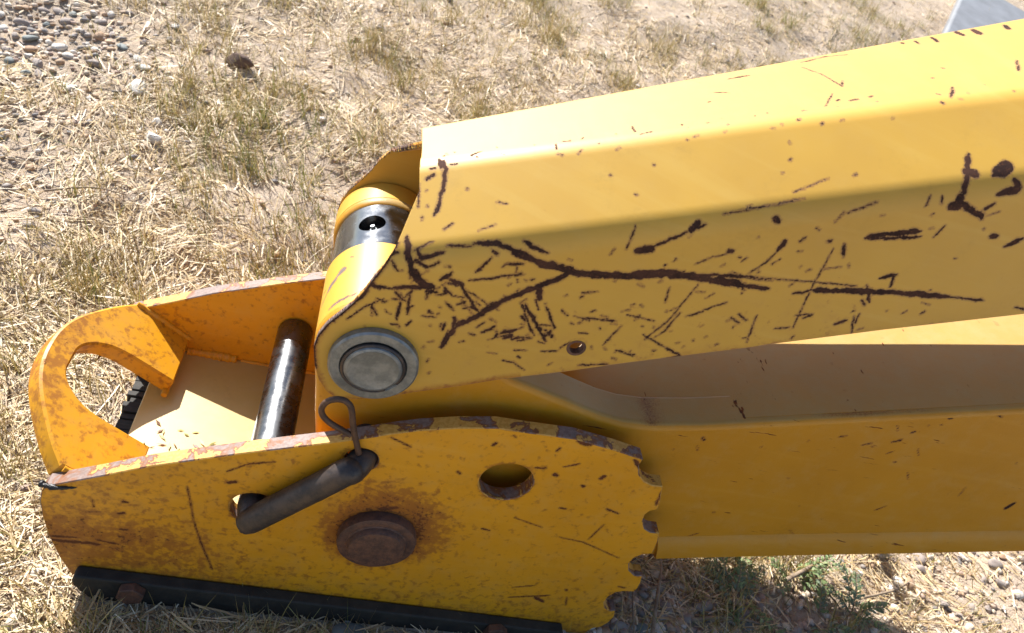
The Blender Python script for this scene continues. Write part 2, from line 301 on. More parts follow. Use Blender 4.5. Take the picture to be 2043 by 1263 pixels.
def plate(name, outer, holes, depth, to3, cell, mats, parent=None, attr=None, ch=.0009, coarse=.03, smooth=28):
    """sheet with thickness: to3(u,v,d) maps outline coordinates and depth below the face to space"""
    if area2(outer) < 0: outer = outer[::-1]
    chb = min(ch, .001); hc = [(h[0], h[1], h[2] + min(ch, .001)) for h in holes]
    fo, bo_ = inset(outer, ch), inset(outer, chb)
    a = np.array(outer); lo, hi = a.min(0) - 1e-4, a.max(0) + 1e-4
    def lines(c): return [np.linspace(lo[k], hi[k], max(2, int((hi[k] - lo[k]) / c) + 2)) for k in (0, 1)]
    V2, F1 = fill_holes(fo, hc, *lines(cell)); V3, F3 = fill_holes(bo_, hc, *lines(coarse))
    V = [to3(u, v, 0) for u, v in V2]; Fc = list(F1); mi = [0] * len(F1); P2 = [tuple(p) for p in V2]
    o = len(V); V += [to3(u, v, depth) for u, v in V3]; P2 += [tuple(p) for p in V3]
    Fc += [[o + k for k in q[::-1]] for q in F3]; mi += [0] * len(F3)
    steps = 5 if ch > .003 else 1
    rim = [(ch * (1 - math.cos(t)), ch * (1 - math.sin(t))) for t in np.linspace(0, math.pi / 2, steps + 1)]
    outer_r = [(d, inset(outer, q) if q > 1e-9 else outer) for d, q in rim] + ([(ch + .0015, outer), (depth - chb - .0015, outer)] if steps > 1 else []) + [(depth - chb, outer), (depth, bo_)]
    loops = [outer_r] + [[(0, circle(*h2)[::-1]), (chb, circle(*h1)[::-1]), (depth - chb, circle(*h1)[::-1]), (depth, circle(*h2)[::-1])] for h1, h2 in zip(holes, hc)]
    for rl in loops:
        n = len(rl[0][1]); o = len(V)
        for d, rr in rl:
            V += [to3(u, v, d) for u, v in rr]; P2 += list(rr)
        for k in range(len(rl) - 1):
            for j in range(n):
                j2 = (j + 1) % n; Fc.append([o + k * n + j2, o + k * n + j, o + (k + 1) * n + j, o + (k + 1) * n + j2]); mi.append(1)
    P2 = np.array(P2); at = attr(P2) if attr else None
    return obj(name, V, Fc, mats, parent, smooth=smooth, attrs=at, midx=mi)

# ------------------------------------------------------------------ numpy value noise
_lat = rng.random((256, 256))
def vnoise(x, y):
    x = np.asarray(x, float); y = np.asarray(y, float); xi = np.floor(x).astype(int); yi = np.floor(y).astype(int); fx, fy = x - xi, y - yi
    fx = fx * fx * (3 - 2 * fx); fy = fy * fy * (3 - 2 * fy); L = _lat
    a = L[xi % 256, yi % 256]; b = L[(xi + 1) % 256, yi % 256]; c = L[xi % 256, (yi + 1) % 256]; d = L[(xi + 1) % 256, (yi + 1) % 256]
    return (a * (1 - fx) + b * fx) * (1 - fy) + (c * (1 - fx) + d * fx) * fy
def fbm(x, y, o=4): return sum(vnoise(x * 2 ** k + 17.3 * k, y * 2 ** k + 5.1 * k) * .5 ** k for k in range(o)) / (2 - .5 ** (o - 1))

# ------------------------------------------------------------------ materials
class N:
    def __init__(s, name):
        s.m = bpy.data.materials.new(name); s.m.use_nodes = True; s.t = s.m.node_tree; s.b = s.t.nodes['Principled BSDF']
        s.out = s.t.nodes['Material Output']
    def n(s, ty, **kw):
        x = s.t.nodes.new(ty)
        for k, v in kw.items(): setattr(x, k, v)
        return x
    def l(s, a, b): s.t.links.new(a, b)
    def coord(s, scale=(1, 1, 1), kind='Object'):
        c = s.n('ShaderNodeTexCoord'); mp = s.n('ShaderNodeMapping'); mp.inputs['Scale'].default_value = scale
        s.l(c.outputs[kind], mp.inputs[0]); return mp.outputs[0]
    def noise(s, vec, scale, detail=4, rough=.55, dist=0):
        x = s.n('ShaderNodeTexNoise'); x.inputs['Scale'].default_value = scale; x.inputs['Detail'].default_value = detail
        x.inputs['Roughness'].default_value = rough; x.inputs['Distortion'].default_value = dist
        s.l(vec, x.inputs['Vector']); return x.outputs[0]
    def ma(s, op, a, b=0, clamp=False):
        x = s.n('ShaderNodeMath', operation=op, use_clamp=clamp)
        for i, v in enumerate((a, b)):
            if isinstance(v, (int, float)): x.inputs[i].default_value = v
            else: s.l(v, x.inputs[i])
        return x.outputs[0]
    def ss(s, v, lo, hi, a=0, b=1):
        x = s.n('ShaderNodeMapRange', interpolation_type='SMOOTHSTEP')
        s.l(v, x.inputs[0])
        for i, q in ((1, lo), (2, hi), (3, a), (4, b)):
            if isinstance(q, (int, float)): x.inputs[i].default_value = q
            else: s.l(q, x.inputs[i])
        return x.outputs[0]
    def mix(s, f, a, b):
        x = s.n('ShaderNodeMix', data_type='RGBA')
        for i, v in ((0, f), (6, a), (7, b)):
            if isinstance(v, (int, float)): x.inputs[i].default_value = v
            elif isinstance(v, tuple): x.inputs[i].default_value = (*v, 1)
            else: s.l(v, x.inputs[i])
        return x.outputs[2]
    def attr(s, name):
        x = s.n('ShaderNodeAttribute', attribute_name=name); return x
    def set(s, **kw):
        for k, v in kw.items():
            i = s.b.inputs[k.replace('_', ' ')]
            if isinstance(v, tuple): i.default_value = (*v, 1)
            elif isinstance(v, (int, float)): i.default_value = v
            else: s.l(v, i)
    def bump(s, h, strength=.3, dist=.001):
        x = s.n('ShaderNodeBump'); x.inputs['Strength'].default_value = strength; x.inputs['Distance'].default_value = dist
        s.l(h, x.inputs['Height']); s.l(x.outputs[0], s.b.inputs['Normal'])

YEL = (.57, .320, .028)
def paint_mat(name, base=YEL, rust0=0., dust=.25, rough=.36, fleck=.74, peel=.12, scratch=((.030, .016, .013), (.075, .035, .024)), spec=.6, scuff=False, topdust=0, sheen=0):
    k = N(name); co = k.coord()
    big = k.noise(co, 7, 3); mid = k.noise(co, 46, 5, .68); fine = k.noise(co, 260, 4, .65); spk = k.noise(co, 620, 3, .6)
    col = k.mix(k.ss(big, .3, .7), base, tuple(c * f for c, f in zip(base, (.90, .88, .9))))
    # rubbed streaks and grime
    st_ = k.coord((5, 5, 75)); st_.node.inputs['Rotation'].default_value = (0, math.radians(-20), 0)
    col = k.mix(k.ma('MULTIPLY', k.ss(k.noise(st_, 1, 5, .65), .5, .72), .22), col, tuple(min(1, c * f + .02) for c, f in zip(base, (1.05, 1.2, 2.2))))
    col = k.mix(k.ma('MULTIPLY', k.ma('MULTIPLY', k.ss(k.noise(co, 17, 5, .7), .5, .75), k.ss(k.noise(co, 190, 4, .7), .35, .65)), .30), col, tuple(c * .55 for c in base))
    # faint dust and sun fading
    dustm = k.ma('MULTIPLY', k.ss(mid, .42, .75), dust)
    col = k.mix(dustm, col, (.52, .37, .16))
    if topdust:
        gn = k.n('ShaderNodeNewGeometry'); sx_ = k.n('ShaderNodeSeparateXYZ'); k.l(gn.outputs['Normal'], sx_.inputs[0])
        col = k.mix(k.ma('MULTIPLY', k.ss(sx_.outputs[2], .65, .93), k.ss(mid, .2, .7, topdust * .75, topdust)), col, (.33, .315, .17))
    # rust flecks; more where the sheet carries a higher rust field
    ru = k.ma('ADD', k.attr('rust').outputs['Fac'], rust0)
    blot = k.noise(co, 105, 3, .55, .3); blot2 = k.noise(co, 230, 3, .6)
    m0 = k.ma('MULTIPLY', k.ss(k.ma('SUBTRACT', k.ma('ADD', k.ma('MULTIPLY', blot, .65), k.ma('MULTIPLY', blot2, .35)), k.ma('SUBTRACT', fleck - .075, k.ma('MULTIPLY', ru, .26))), -.02, .14), .72)
    n1 = k.ma('ADD', k.ma('MULTIPLY', fine, .55), k.ma('MULTIPLY', mid, .45))
    m1 = k.ss(k.ma('SUBTRACT', n1, k.ma('SUBTRACT', fleck + .045, k.ma('MULTIPLY', ru, .20))), -.04, .06)
    n2 = k.ma('ADD', k.ma('MULTIPLY', spk, .6), k.ma('MULTIPLY', fine, .4))
    m2 = k.ss(k.ma('SUBTRACT', n2, k.ma('SUBTRACT', fleck + .035, k.ma('MULTIPLY', ru, .06))), -.02, .03)
    stain = k.ma('MULTIPLY', k.ss(k.ma('ADD', ru, k.ma('MULTIPLY', k.ma('SUBTRACT', mid, .5), 1.1)), .30, 1.0), .66)
    col = k.mix(stain, col, (.34, .125, .02))
    rustc = k.mix(k.ss(fine, .35, .65), (.20, .062, .018), (.085, .033, .02))
    if scuff:
        sc_ = k.coord((26, 26, 240)); mp_ = sc_.node; mp_.inputs['Rotation'].default_value = (0, .9, 0)
        m2 = k.ma('MAXIMUM', m2, k.ma('MULTIPLY', k.ss(k.noise(sc_, 1, 3, .6), .665, .70), k.ss(k.noise(co, 9, 3), .46, .58)))
    col = k.mix(m0, col, (.28, .095, .018))
    msk = k.ma('MAXIMUM', k.ma('MULTIPLY', m1, .8), m2)
    col = k.mix(msk, col, rustc)
    # scratches down to brown steel, ragged rims with an orange halo
    w = k.ma('ADD', k.attr('wear').outputs['Fac'], k.ma('ADD', k.ma('MULTIPLY', k.ma('SUBTRACT', k.noise(co, 560, 5, .8), .5), .60), k.ma('MULTIPLY', k.ma('SUBTRACT', k.noise(co, 90, 3, .6), .5), .16)))
    halo = k.ss(w, .27, .50); scr = k.ss(w, .455, .525)
    col = k.mix(k.ma('MULTIPLY', halo, .7), col, (.22, .070, .016))
    steel = k.mix(k.ma('MULTIPLY', k.ss(spk, .55, .68), .6), k.mix(k.ss(mid, .35, .65), *scratch), (.15, .060, .028))
    col = k.mix(scr, col, steel)
    bad = k.ma('MAXIMUM', k.ma('MAXIMUM', msk, scr), k.ma('MULTIPLY', stain, .8))
    k.set(Base_Color=col, Roughness=k.ss(bad, 0, 1, rough, .8)); k.set(Specular_IOR_Level=k.ss(bad, 0, 1, spec, .12))
    if sheen:
        k.set(Sheen_Weight=k.ma('MULTIPLY', k.ma('SUBTRACT', 1, bad), sheen), Sheen_Roughness=.45, Sheen_Tint=(1, .93, .74))
    h = k.ma('SUBTRACT', k.ma('ADD', k.ma('MULTIPLY', spk, peel), k.ma('MULTIPLY', msk, .5)), k.ma('MULTIPLY', scr, 1.2))
    k.bump(h, .45, .0007)
    return k.m
def edge_mat():
    k = N('worn_plate_edge'); co = k.coord(); a = k.noise(co, 30, 5, .65, .4); b = k.noise(co, 300, 3)
    col = k.mix(k.ss(b, .3, .7), (.16, .105, .085), (.235, .165, .14))
    m = k.ss(a, .50, .515)
    col = k.mix(m, col, k.mix(k.ss(b, .4, .6), (.60, .33, .07), (.52, .26, .04)))
    col = k.mix(k.ma('MULTIPLY', k.ss(a, .44, .50), k.ss(a, .53, .505)), col, (.20, .07, .02))
    k.set(Base_Color=col, Roughness=.62); k.bump(k.ma('ADD', m, k.ma('MULTIPLY', b, .4)), .5, .0006); return k.m
def steel_mat(name, c1, c2, metallic, rough, rust=.62, rc=(.10, .045, .025), scale=70, bmp=.45):
    k = N(name); co = k.coord(); a = k.noise(co, scale, 5, .7); b = k.noise(co, scale * 5, 4, .6)
    col = k.mix(k.ss(a, .35, .65), c1, c2); m = k.ss(k.ma('ADD', k.ma('MULTIPLY', a, .5), k.ma('MULTIPLY', b, .5)), rust, rust + .08)
    col = k.mix(m, col, rc)
    k.set(Base_Color=col, Metallic=k.ma('MULTIPLY', k.ma('SUBTRACT', 1, m), metallic), Roughness=k.ma('ADD', k.ss(b, .3, .7, rough - .07, rough + .1), k.ma('MULTIPLY', m, .35)))
    k.bump(k.ma('ADD', b, m), bmp, .0007); return k.m
def plain(name, c1, c2, rough, scale=60, bump=.3, dist=.001, spec=.5):
    k = N(name); co = k.coord(); a = k.noise(co, scale, 5, .65); b = k.noise(co, scale * 6, 3)
    k.set(Base_Color=k.mix(k.ss(a, .3, .7), c1, c2), Roughness=rough); k.b.inputs['Specular IOR Level'].default_value = spec
    k.bump(k.ma('ADD', a, k.ma('MULTIPLY', b, .5)), bump, dist); return k.m
def col_mat(name, rough=.55, trans=.0, var=.12):
    k = N(name); co = k.coord(); b = k.noise(co, 240, 3); at = k.attr('col').outputs['Color']
    x = k.n('ShaderNodeMix', data_type='RGBA', blend_type='MULTIPLY'); x.inputs[0].default_value = 1
    k.l(at, x.inputs[6]); g = k.ss(b, .25, .75, 1 - var, 1 + var)
    cc = k.n('ShaderNodeCombineColor'); [k.l(g, cc.inputs[i]) for i in range(3)]; k.l(cc.outputs[0], x.inputs[7])
    k.set(Base_Color=x.outputs[2], Roughness=rough); k.b.inputs['Specular IOR Level'].default_value = .35
    if trans:
        t = k.n('ShaderNodeBsdfTranslucent'); k.l(x.outputs[2], t.inputs[0]); mx = k.n('ShaderNodeMixShader'); mx.inputs[0].default_value = trans
        k.l(k.b.outputs[0], mx.inputs[1]); k.l(t.outputs[0], mx.inputs[2]); k.l(mx.outputs[0], k.out.inputs[0])
    return k.m
M = {}
M['paint'] = paint_mat('yellow_guard_paint', dust=.06, fleck=.765, rough=.52, spec=.62, sheen=.35)
M['pad_paint'] = paint_mat('yellow_pad_paint', spec=.38, base=(.70, .318, .012), rust0=.17, dust=.15, rough=.42, fleck=.675, scratch=((.15, .055, .022), (.085, .034, .018)))
M['arm_paint'] = paint_mat('yellow_arm_paint', spec=.35, scuff=True, topdust=.5, base=(.54, .245, .012), rust0=.0, dust=.16, rough=.42, fleck=.715, peel=.5)
M['boss_paint'] = paint_mat('yellow_boss_paint', base=(.62, .33, .03), rust0=.0, dust=.06, rough=.42, fleck=.745, scratch=((.20, .16, .14), (.13, .10, .09)))
M['floor_paint'] = paint_mat('dusty_floor_paint', spec=.9, base=(.54, .37, .10), dust=.35, rough=.36, fleck=.80)
M['edge'] = edge_mat()
M['rubber'] = plain('dusty_black_rubber', (.012, .012, .011), (.035, .03, .024), .75, 40, .5)
M['pin'] = steel_mat('dark_pin_steel', (.11, .113, .118), (.16, .163, .168), 1, .27, .72, scale=16, bmp=.12)
M['hub'] = steel_mat('black_hub_steel', (.17, .178, .19), (.21, .218, .23), 1, .20, .80, scale=14, bmp=.05)
M['zinc'] = steel_mat('dull_zinc', (.17, .185, .195), (.27, .285, .29), .75, .5, .72, (.16, .13, .09))
M['rusty'] = steel_mat('rusted_steel', (.070, .036, .028), (.140, .066, .042), .15, .62, .57, (.20, .080, .032), scale=110)
M['oiled'] = steel_mat('oiled_brown_steel', (.040, .034, .034), (.085, .062, .050), .35, .42, .66, (.11, .05, .03))
M['wire'] = steel_mat('rusted_wire', (.07, .038, .026), (.12, .065, .04), .3, .55, .7)
M['tar'] = plain('black_grease', (.006, .006, .006), (.02, .017, .015), .3, 200, .8)
M['dark'] = plain('packed_grease', (.02, .016, .012), (.10, .06, .03), .8, 300, .9)
M['straw'] = col_mat('dry_straw', .5, .12)
M['blade'] = col_mat('grass_blade', .45, .25)
M['stone'] = col_mat('stone', .75)
M['stonep'] = plain('pebble_stone', (.38, .31, .26), (.24, .21, .20), .8, 45, .4, .003)
M['stonew'] = plain('white_stone', (.66, .62, .56), (.52, .48, .42), .8, 40, .4, .003)
M['stoneb'] = plain('brown_rock', (.12, .072, .052), (.19, .125, .09), .85, 45, .6, .004)
M['stoneg'] = plain('blue_grey_stone', (.14, .17, .16), (.22, .23, .22), .7, 35, .3, .003)
M['stonet'] = plain('tan_stone', (.44, .30, .19), (.33, .20, .12), .8, 50, .4, .003)
M['twig'] = plain('dry_twig', (.30, .23, .16), (.17, .12, .08), .8, 120, .5)
M['weed'] = col_mat('weed_leaf', .55, .25)
M['concrete'] = plain('smooth_grey_concrete', (.22, .228, .245), (.165, .17, .18), .7, 9, .25, .003)

def dirt_mat():
    k = N('dry_dirt'); co = k.coord(); a = k.noise(co, 3.2, 4, .6); b = k.noise(co, 60, 6, .7); c = k.noise(co, 420, 4, .7)
    col = k.mix(k.ss(a, .35, .65), (.54, .43, .325), (.44, .345, .255))
    col = k.mix(k.ma('MULTIPLY', k.ss(b, .5, .68), .8), col, (.60, .50, .41)); col = k.mix(k.ma('MULTIPLY', k.ss(c, .54, .68), .75), col, (.17, .13, .10))
    k.set(Base_Color=col, Roughness=.95); k.b.inputs['Specular IOR Level'].default_value = .2
    k.bump(k.ma('ADD', k.ma('MULTIPLY', b, 1.2), c), .8, .005); return k.m
M['dirt'] = dirt_mat()

# ------------------------------------------------------------------ ground
G0 = -.214
def gh(x, y):
    x = np.asarray(x, float); y = np.asarray(y, float)
    t = np.clip(y, -5, 4) - .45
    bank = .20 * .08 * np.logaddexp(0, t / .08)
    # small bumps, none under the pad
    px = np.maximum(np.maximum(-.30 - x, x - .40), 0); py = np.maximum(np.maximum(-.06 - y, y - .30), 0)
    f = np.clip(np.hypot(px, py) / .25, 0, 1)
    near = np.exp(-((x - .6) ** 2 + (y - .7) ** 2) / 9)
    return G0 + bank + f * near * ((fbm(x * 3.1 + 9, y * 3.1 + 4, 4) - .5) * .075 + (fbm(x * 22, y * 22, 3) - .5) * .014)
xs = np.concatenate([np.linspace(-60, -1.8, 24)[:-1], np.linspace(-1.8, 3.2, 420), np.linspace(3.2, 70, 24)[1:]])
ys = np.concatenate([np.linspace(-50, -.8, 20)[:-1], np.linspace(-.8, 3.4, 380), np.linspace(3.4, 80, 24)[1:]])
GX, GY = np.meshgrid(xs, ys); nx = len(xs)
V = np.c_[GX.ravel(), GY.ravel(), gh(GX.ravel(), GY.ravel())]
ii, jj = np.meshgrid(np.arange(len(xs) - 1), np.arange(len(ys) - 1)); b0 = (jj * nx + ii).ravel()
tag(quick_mesh('ground', V, np.c_[b0, b0 + 1, b0 + nx + 1, b0 + nx], M['dirt']), kind='structure')

# ------------------------------------------------------------------ stabilizer pad
Y_IN, Y_FAR, T = .015, .247, .015
HX, HZ, HR = HOLES[0]; HOLES[0] = [HX + .0035, HZ - .001, .0222]
pad = empty('stabilizer_pad', (0, .13, G0), 'rusty yellow steel outrigger pad with toothed end lying on the ground', 'outrigger pad')
outl = [tuple(p) for p in PLATE]; hol = [tuple(h) for h in HOLES]
P2C = (.0393, -.0747)
def pad_attr(P):
    u, v = P[:, 0], P[:, 1]
    left = np.clip((-.02 - u) / .26, 0, 1) ** .8 * .36; low = np.clip((-.10 - v) / .10, 0, 1) * .32
    d = np.hypot(u - P2C[0], v - P2C[1] - .006); ring = np.clip(1 - (d - .038) / (.030 + .022 * np.clip((u - P2C[0] + v - P2C[1]) / .05, 0, 1)), 0, 1) * .95
    left2 = np.clip(1 - np.abs(v + .125) / .05, 0, 1) * np.clip((-.08 - u) / .1, 0, 1) * .35
    hl = np.zeros(len(u))
    for hx, hz, hr in HOLES: hl = np.maximum(hl, np.clip(1 - (np.hypot(u - hx, v - hz) - hr) / .006, 0, 1) * .5)
    return {'rust': np.clip(np.maximum(np.maximum(left + left2, ring), hl) + low, 0, 1), 'wear': stroke_field(P, PSTROKES)}
plate('side_plate', outl, hol, T, lambda u, v, d: (u, d, v), .0014, [M['pad_paint'], M['edge']], pad, pad_attr)
def far_attr(P):
    u, v = P[:, 0], P[:, 1]
    return {'rust': np.clip(.25 * np.clip((-.15 - u) / .08, 0, 1) + .3 * np.clip((v + .02 - u * .0) / .05, 0, 1), 0, 1), 'wear': np.zeros(len(u))}
plate('side_plate', outl, hol[1:], T, lambda u, v, d: (u, Y_FAR + d, v), .004, [M['pad_paint'], M['edge']], pad, far_attr)
box('floor_plate', -.2175, .22, Y_IN + .0005, Y_FAR - .0005, -.1215, -.1095, M['floor_paint'], pad, .001)
# front loop
LA = Vector((-.2468, 0, -.0506)); an = math.radians(34); LN = Vector((math.sin(an), 0, math.cos(an))); LT = Vector((math.cos(an), 0, -math.sin(an)))
mid = .131
half = [(.000, .0155), (-.0131, .0300), (-.0250, .0460), (-.0370, .0640), (-.0460, .0800), (-.0525, .0960), (-.0562, .1130)]
outr = half + [(-.0573, mid)] + [(t, 2 * mid - y) for t, y in half[::-1]]
ih = [(-.0325, .1205), (-.0318, .1130), (-.0270, .1030), (-.0157, .0930), (-.0034, .0870), (.0131, .0840), (.0352, .0832), (.0700, .0828)]
inn = [(t, 2 * mid - y - .005) for t, y in ih[::-1]] + ih
def cr2(P, n=5): return [(v.x, v.y) for v in catmull([(p[0], p[1], 0) for p in P], n)]
loop = cr2(outr) + [(.070, Y_FAR - .0005)] + cr2(inn) + [(.070, .0155)]
def loop_attr(P):
    u, v = P[:, 0], P[:, 1]
    return {'rust': np.clip(.18 + .35 * np.clip((-.01 - u) / .05, 0, 1), 0, 1), 'wear': np.zeros(len(u))}
plate('lifting_loop', loop, [], .020, lambda u, v, d: tuple(LA + LT * u + Vector((0, v, 0)) - LN * d), .004, [M['pad_paint'], M['pad_paint']], pad, loop_attr, ch=.0022)
# welds
def weld(P, r, n=40):
    Q = [Vector(P[0]).lerp(Vector(P[1]), k / n) for k in range(n + 1)]
    ph = random.random() * 9
    return tube('weld_bead', Q, lambda t: r * (.82 + .07 * math.sin(t * n * 1.1 + ph) + .12 * math.sin(t * 7 + ph)), M['pad_paint'], pad, 10, .04, 80)
weld(((-.19, Y_FAR - .001, -.1085), (-.135, Y_FAR - .001, -.1085)), .007)
weld(((-.13, Y_FAR - .001, -.1095), (.10, Y_FAR - .001, -.1095)), .003, 60)
weld((LA + Vector((0, Y_FAR - .001, 0)), LA + LT * .07 + Vector((0, Y_FAR - .001, 0)) - LN * .0), .0045)
weld((LA + Vector((.002, .0150, -.004)), LA + Vector((.0, .0150, .0)) + LT * .06), .003)
weld((LA + LT * .071 + Vector((0, .166, 0)) - LN * .016, LA + LT * .071 + Vector((0, .24, 0)) - LN * .016), .005)
weld((LA + LT * .071 + Vector((0, .02, 0)) - LN * .016, LA + LT * .071 + Vector((0, .08, 0)) - LN * .016), .005)
gp_ = [Vector((-.2585, .006, -.0630)), Vector((-.2575, .0015, -.0625)), Vector((-.2540, .0002, -.0622)), Vector((-.2450, -.0008, -.0617)), Vector((-.2370, -.0002, -.0605)), Vector((-.2290, .0003, -.0590))]
tube('grease_blob', catmull(gp_, 4), lambda t: .0030 * (.25 + .95 * (1 - t) ** .6 * min(1, t * 6 + .35)) * random.uniform(.7, 1.15), M['tar'], pad, 10, .22, 70)
# rubber
rub = prism('rubber_strip', [(-.229, -.1770), (-.232, -.186), (-.226, -.200), (-.214, -.2145), (.275, -.2145), (.2785, -.205), (.2776, -.1945)], -.0135, -.0006, M['rubber'], pad, .002)
for bx_, bz in ((-.177, -.1895), (.198, -.199)):
    hexa = [(bx_ + .0135 * math.cos(math.pi / 3 * k + .3), bz + .0135 * math.sin(math.pi / 3 * k + .3)) for k in range(6)]
    prism('bolt', hexa, -.0225, -.0137, M['rusty'], rub, .0012)
for k in range(24):
    e = .0016 * math.sin(k * 2.3) + (.0022 if k % 2 else 0); dz = .0018 * math.sin(k * 1.7 + 1)
    box('rubber_layer', -.2365 + e, .255, .0285 + k * .0083, .0285 + k * .0083 + .0072, -.2120, -.1240 + dz, M['rubber'], pad, .0008)
# lower pivot pin with its collar
pp = lathe_y('pivot_pin', [(.001, -.0190), (.0215, -.0190), (.0262, -.0180), (.0275, -.0160), (.0282, -.0125), (.0296, -.0115), (.0340, -.0120), (.0375, -.0105), (.0384, -.0070), (.0380, -.0004)], P2C[0], P2C[1], M['rusty'], pad, wob=.004)
lathe_y('pivot_shaft', [(.0240, .0155), (.0240, .2465)], P2C[0], P2C[1], M['rusty'], pad)

# ------------------------------------------------------------------ stabilizer arm (its own axes run 18 degrees up from the ground)
ca, sa = math.cos(math.radians(18)), math.sin(math.radians(18))
def W(x, z): return (x * ca - z * sa, x * sa + z * ca)
arm = empty('outrigger_beam', (.033, .131, G0), 'heavy yellow box-section outrigger arm under the bent guard, grey-tan top edge', 'outrigger arm')
P1 = (.033, .124)
AY0, AY1, AYI, AYO = .032, .072, .194, .2335
def ear_outline():
    o = []
    for a in range(38, 181, 8): o.append((P1[0] + .050 * math.cos(math.radians(a)), P1[1] + .050 * math.sin(math.radians(a))))
    o += [(-.022, .090), (-.028, .055), (-.032, .025), (-.036, -.03), (-.040, -.07)]
    for a in range(190, 291, 12): o.append((.014 + .056 * math.cos(math.radians(a)), -.083 + .056 * math.sin(math.radians(a))))
    o += [(.10, -.160), (.20, -.190), (.298, -.2005), (.45, -.2125), (.763, -.240), (1.35, -.288), (1.35, .004), (.763, .004), (.48, .0075), (.381, .0085), (.33, .0095), (.283, .0135), (.255, .0205), (.233, .031), (.215, .0425), (.199, .053), (.175, .068), (.149, .084), (.110, .120)]
    return o
ear = [W(*p) for p in ear_outline()]
def arm_attr_mesh(o): return o
plate('side_cheek', ear, [], AY1 - AY0, lambda u, v, d: (u, AY0 + d, v), .003, [M['arm_paint'], M['arm_paint']], arm, lambda P: {'wear': stroke_field(P, ASTROKES), 'rust': np.zeros(len(P))}, ch=.0065, smooth=60)
prism('side_cheek', ear, AYI, AYO, M['arm_paint'], arm, .0075, 4)
core = [(.10, -.157), (.20, -.187), (.298, -.1975), (.45, -.2095), (.763, -.237), (1.345, -.284), (1.345, .0043), (.763, .0043), (.48, .0078), (.381, .0088), (.30, .0080), (.24, .0010), (.20, -.014), (.16, -.05), (.10, -.08)]
prism('beam', [W(*p) for p in core], AY0 + .0085, AYO - .0085, M['arm_paint'], arm)
# lower flange lip along the near and far faces
for y0, y1, s in ((AY0, AY0 - .006, 1), (AYO, AYO + .006, -1)):
    Vv = []; Ff = []
    pts = [(.31, -.2015), (.45, -.2125), (.763, -.240), (1.35, -.288)]
    for i, (x, z) in enumerate(pts):
        for dy, dz in ((y0 + .004 * s, .040), (y0 - .0002 * s, .036), (y1, .0225), (y1, .004), (y0, -.001), (y0 + .004 * s, -.001)):
            X, Z = W(x, z + dz); Vv.append((X, dy, Z))
    for i in range(len(pts) - 1):
        for k in range(5): Ff.append((i * 6 + k, i * 6 + k + 1, (i + 1) * 6 + k + 1, (i + 1) * 6 + k))
    Ff.append((0, 5, 4, 3, 2, 1)); Ff.append(tuple(18 + k for k in range(6)))
    if s > 0: Ff = [f[::-1] for f in Ff]
    obj('flange_lip', Vv, Ff, M['arm_paint'], arm, 50)
c1 = W(*P1)
lathe_y('boss', [(.030, AY0 + .009), (.0500, AY0 + .009)] + [(.0503, AY0 + .010 + .0835 * k / 42) for k in range(43)] + [(.0480, .1285), (.030, .1285)], c1[0], c1[1], M['boss_paint'], arm, 200)
bo = bpy.data.objects['boss'].data; co_ = np.zeros(len(bo.vertices) * 3); bo.vertices.foreach_get('co', co_); co_ = co_.reshape(-1, 3)
th_ = np.arctan2(co_[:, 2] - c1[1], co_[:, 0] - c1[0]) % (2 * math.pi) * .05
def d_(a): return math.radians(a) * 500
bo.attributes.new('wear', 'FLOAT', 'POINT').data.foreach_set('value', stroke_field(np.c_[th_, co_[:, 1]], [[6.5, d_(136), 960, d_(146), 900], [5, d_(146), 900, d_(158), 790], [2, d_(160), 770, d_(170), 700], [3, d_(120), 520, d_(150), 480], [2, d_(100), 560, d_(118), 530], [1.5, d_(128), 1080, d_(131), 1100], [1.2, d_(165), 880, d_(168), 870]]).astype(np.float32))
for k_ in ():
    pass
lathe_y('boss', [(.030, .2025), (.0485, .2025), (.0503, .2050), (.0503, .2320), (.0480, .2335), (.030, .2335)], c1[0], c1[1], M['boss_paint'], arm, 72)

# ------------------------------------------------------------------ hydraulic cylinder (eye, rod, barrel) inside the guard
EA = math.radians(23.3); EX = Vector((math.cos(EA), 0, math.sin(EA))); EZ = Vector((-math.sin(EA), 0, math.cos(EA)))
OC = Vector((c1[0], 0, c1[1]))
cyl = empty('hydraulic_cylinder', (c1[0], .165, c1[1]), 'shiny black rod eye band between two yellow bosses at the guard end', 'hydraulic cylinder')
RE = .0472
hol_c = [(math.radians(113.5) * RE + .0130 * math.sin(2 * math.pi * k / 32), .1635 + .0130 * math.cos(2 * math.pi * k / 32)) for k in range(32)]
V2, F2 = fill_holes([(-.6 * RE, .1305), (4.2 * RE, .1305), (4.2 * RE, .2005), (-.6 * RE, .2005)], [(math.radians(113.5) * RE, .1635, .0130)], np.linspace(-.6 * RE - 1e-4, 4.2 * RE + 1e-4, 90), np.linspace(.1304, .2006, 24))
def cylp(u, y, r): a = u / RE; return (c1[0] + r * math.cos(a), y, c1[1] + r * math.sin(a))
Vv = [cylp(u, y, RE) for u, y in V2]; Ff = [f[::-1] for f in F2]; n0 = len(Vv)
Vv += [cylp(u, y, RE) for u, y in hol_c] + [cylp(u, y, RE - .011) for u, y in hol_c]
Ff += [[n0 + k, n0 + 32 + k, n0 + 32 + (k + 1) % 32, n0 + (k + 1) % 32] for k in range(32)]
eye = obj('rod_eye', Vv, Ff, M['hub'], cyl, 40)
lathe_y('eye_core', [(.022, .1305), (.0465, .1305), (.0360, .1310), (.0360, .2000), (.0465, .2005), (.022, .2005)], c1[0], c1[1], M['dark'], eye)
a0 = math.radians(113.5); hc = Vector(cylp(a0 * RE, .1635, .0362)); hd = Vector((math.cos(a0), 0, math.sin(a0)))
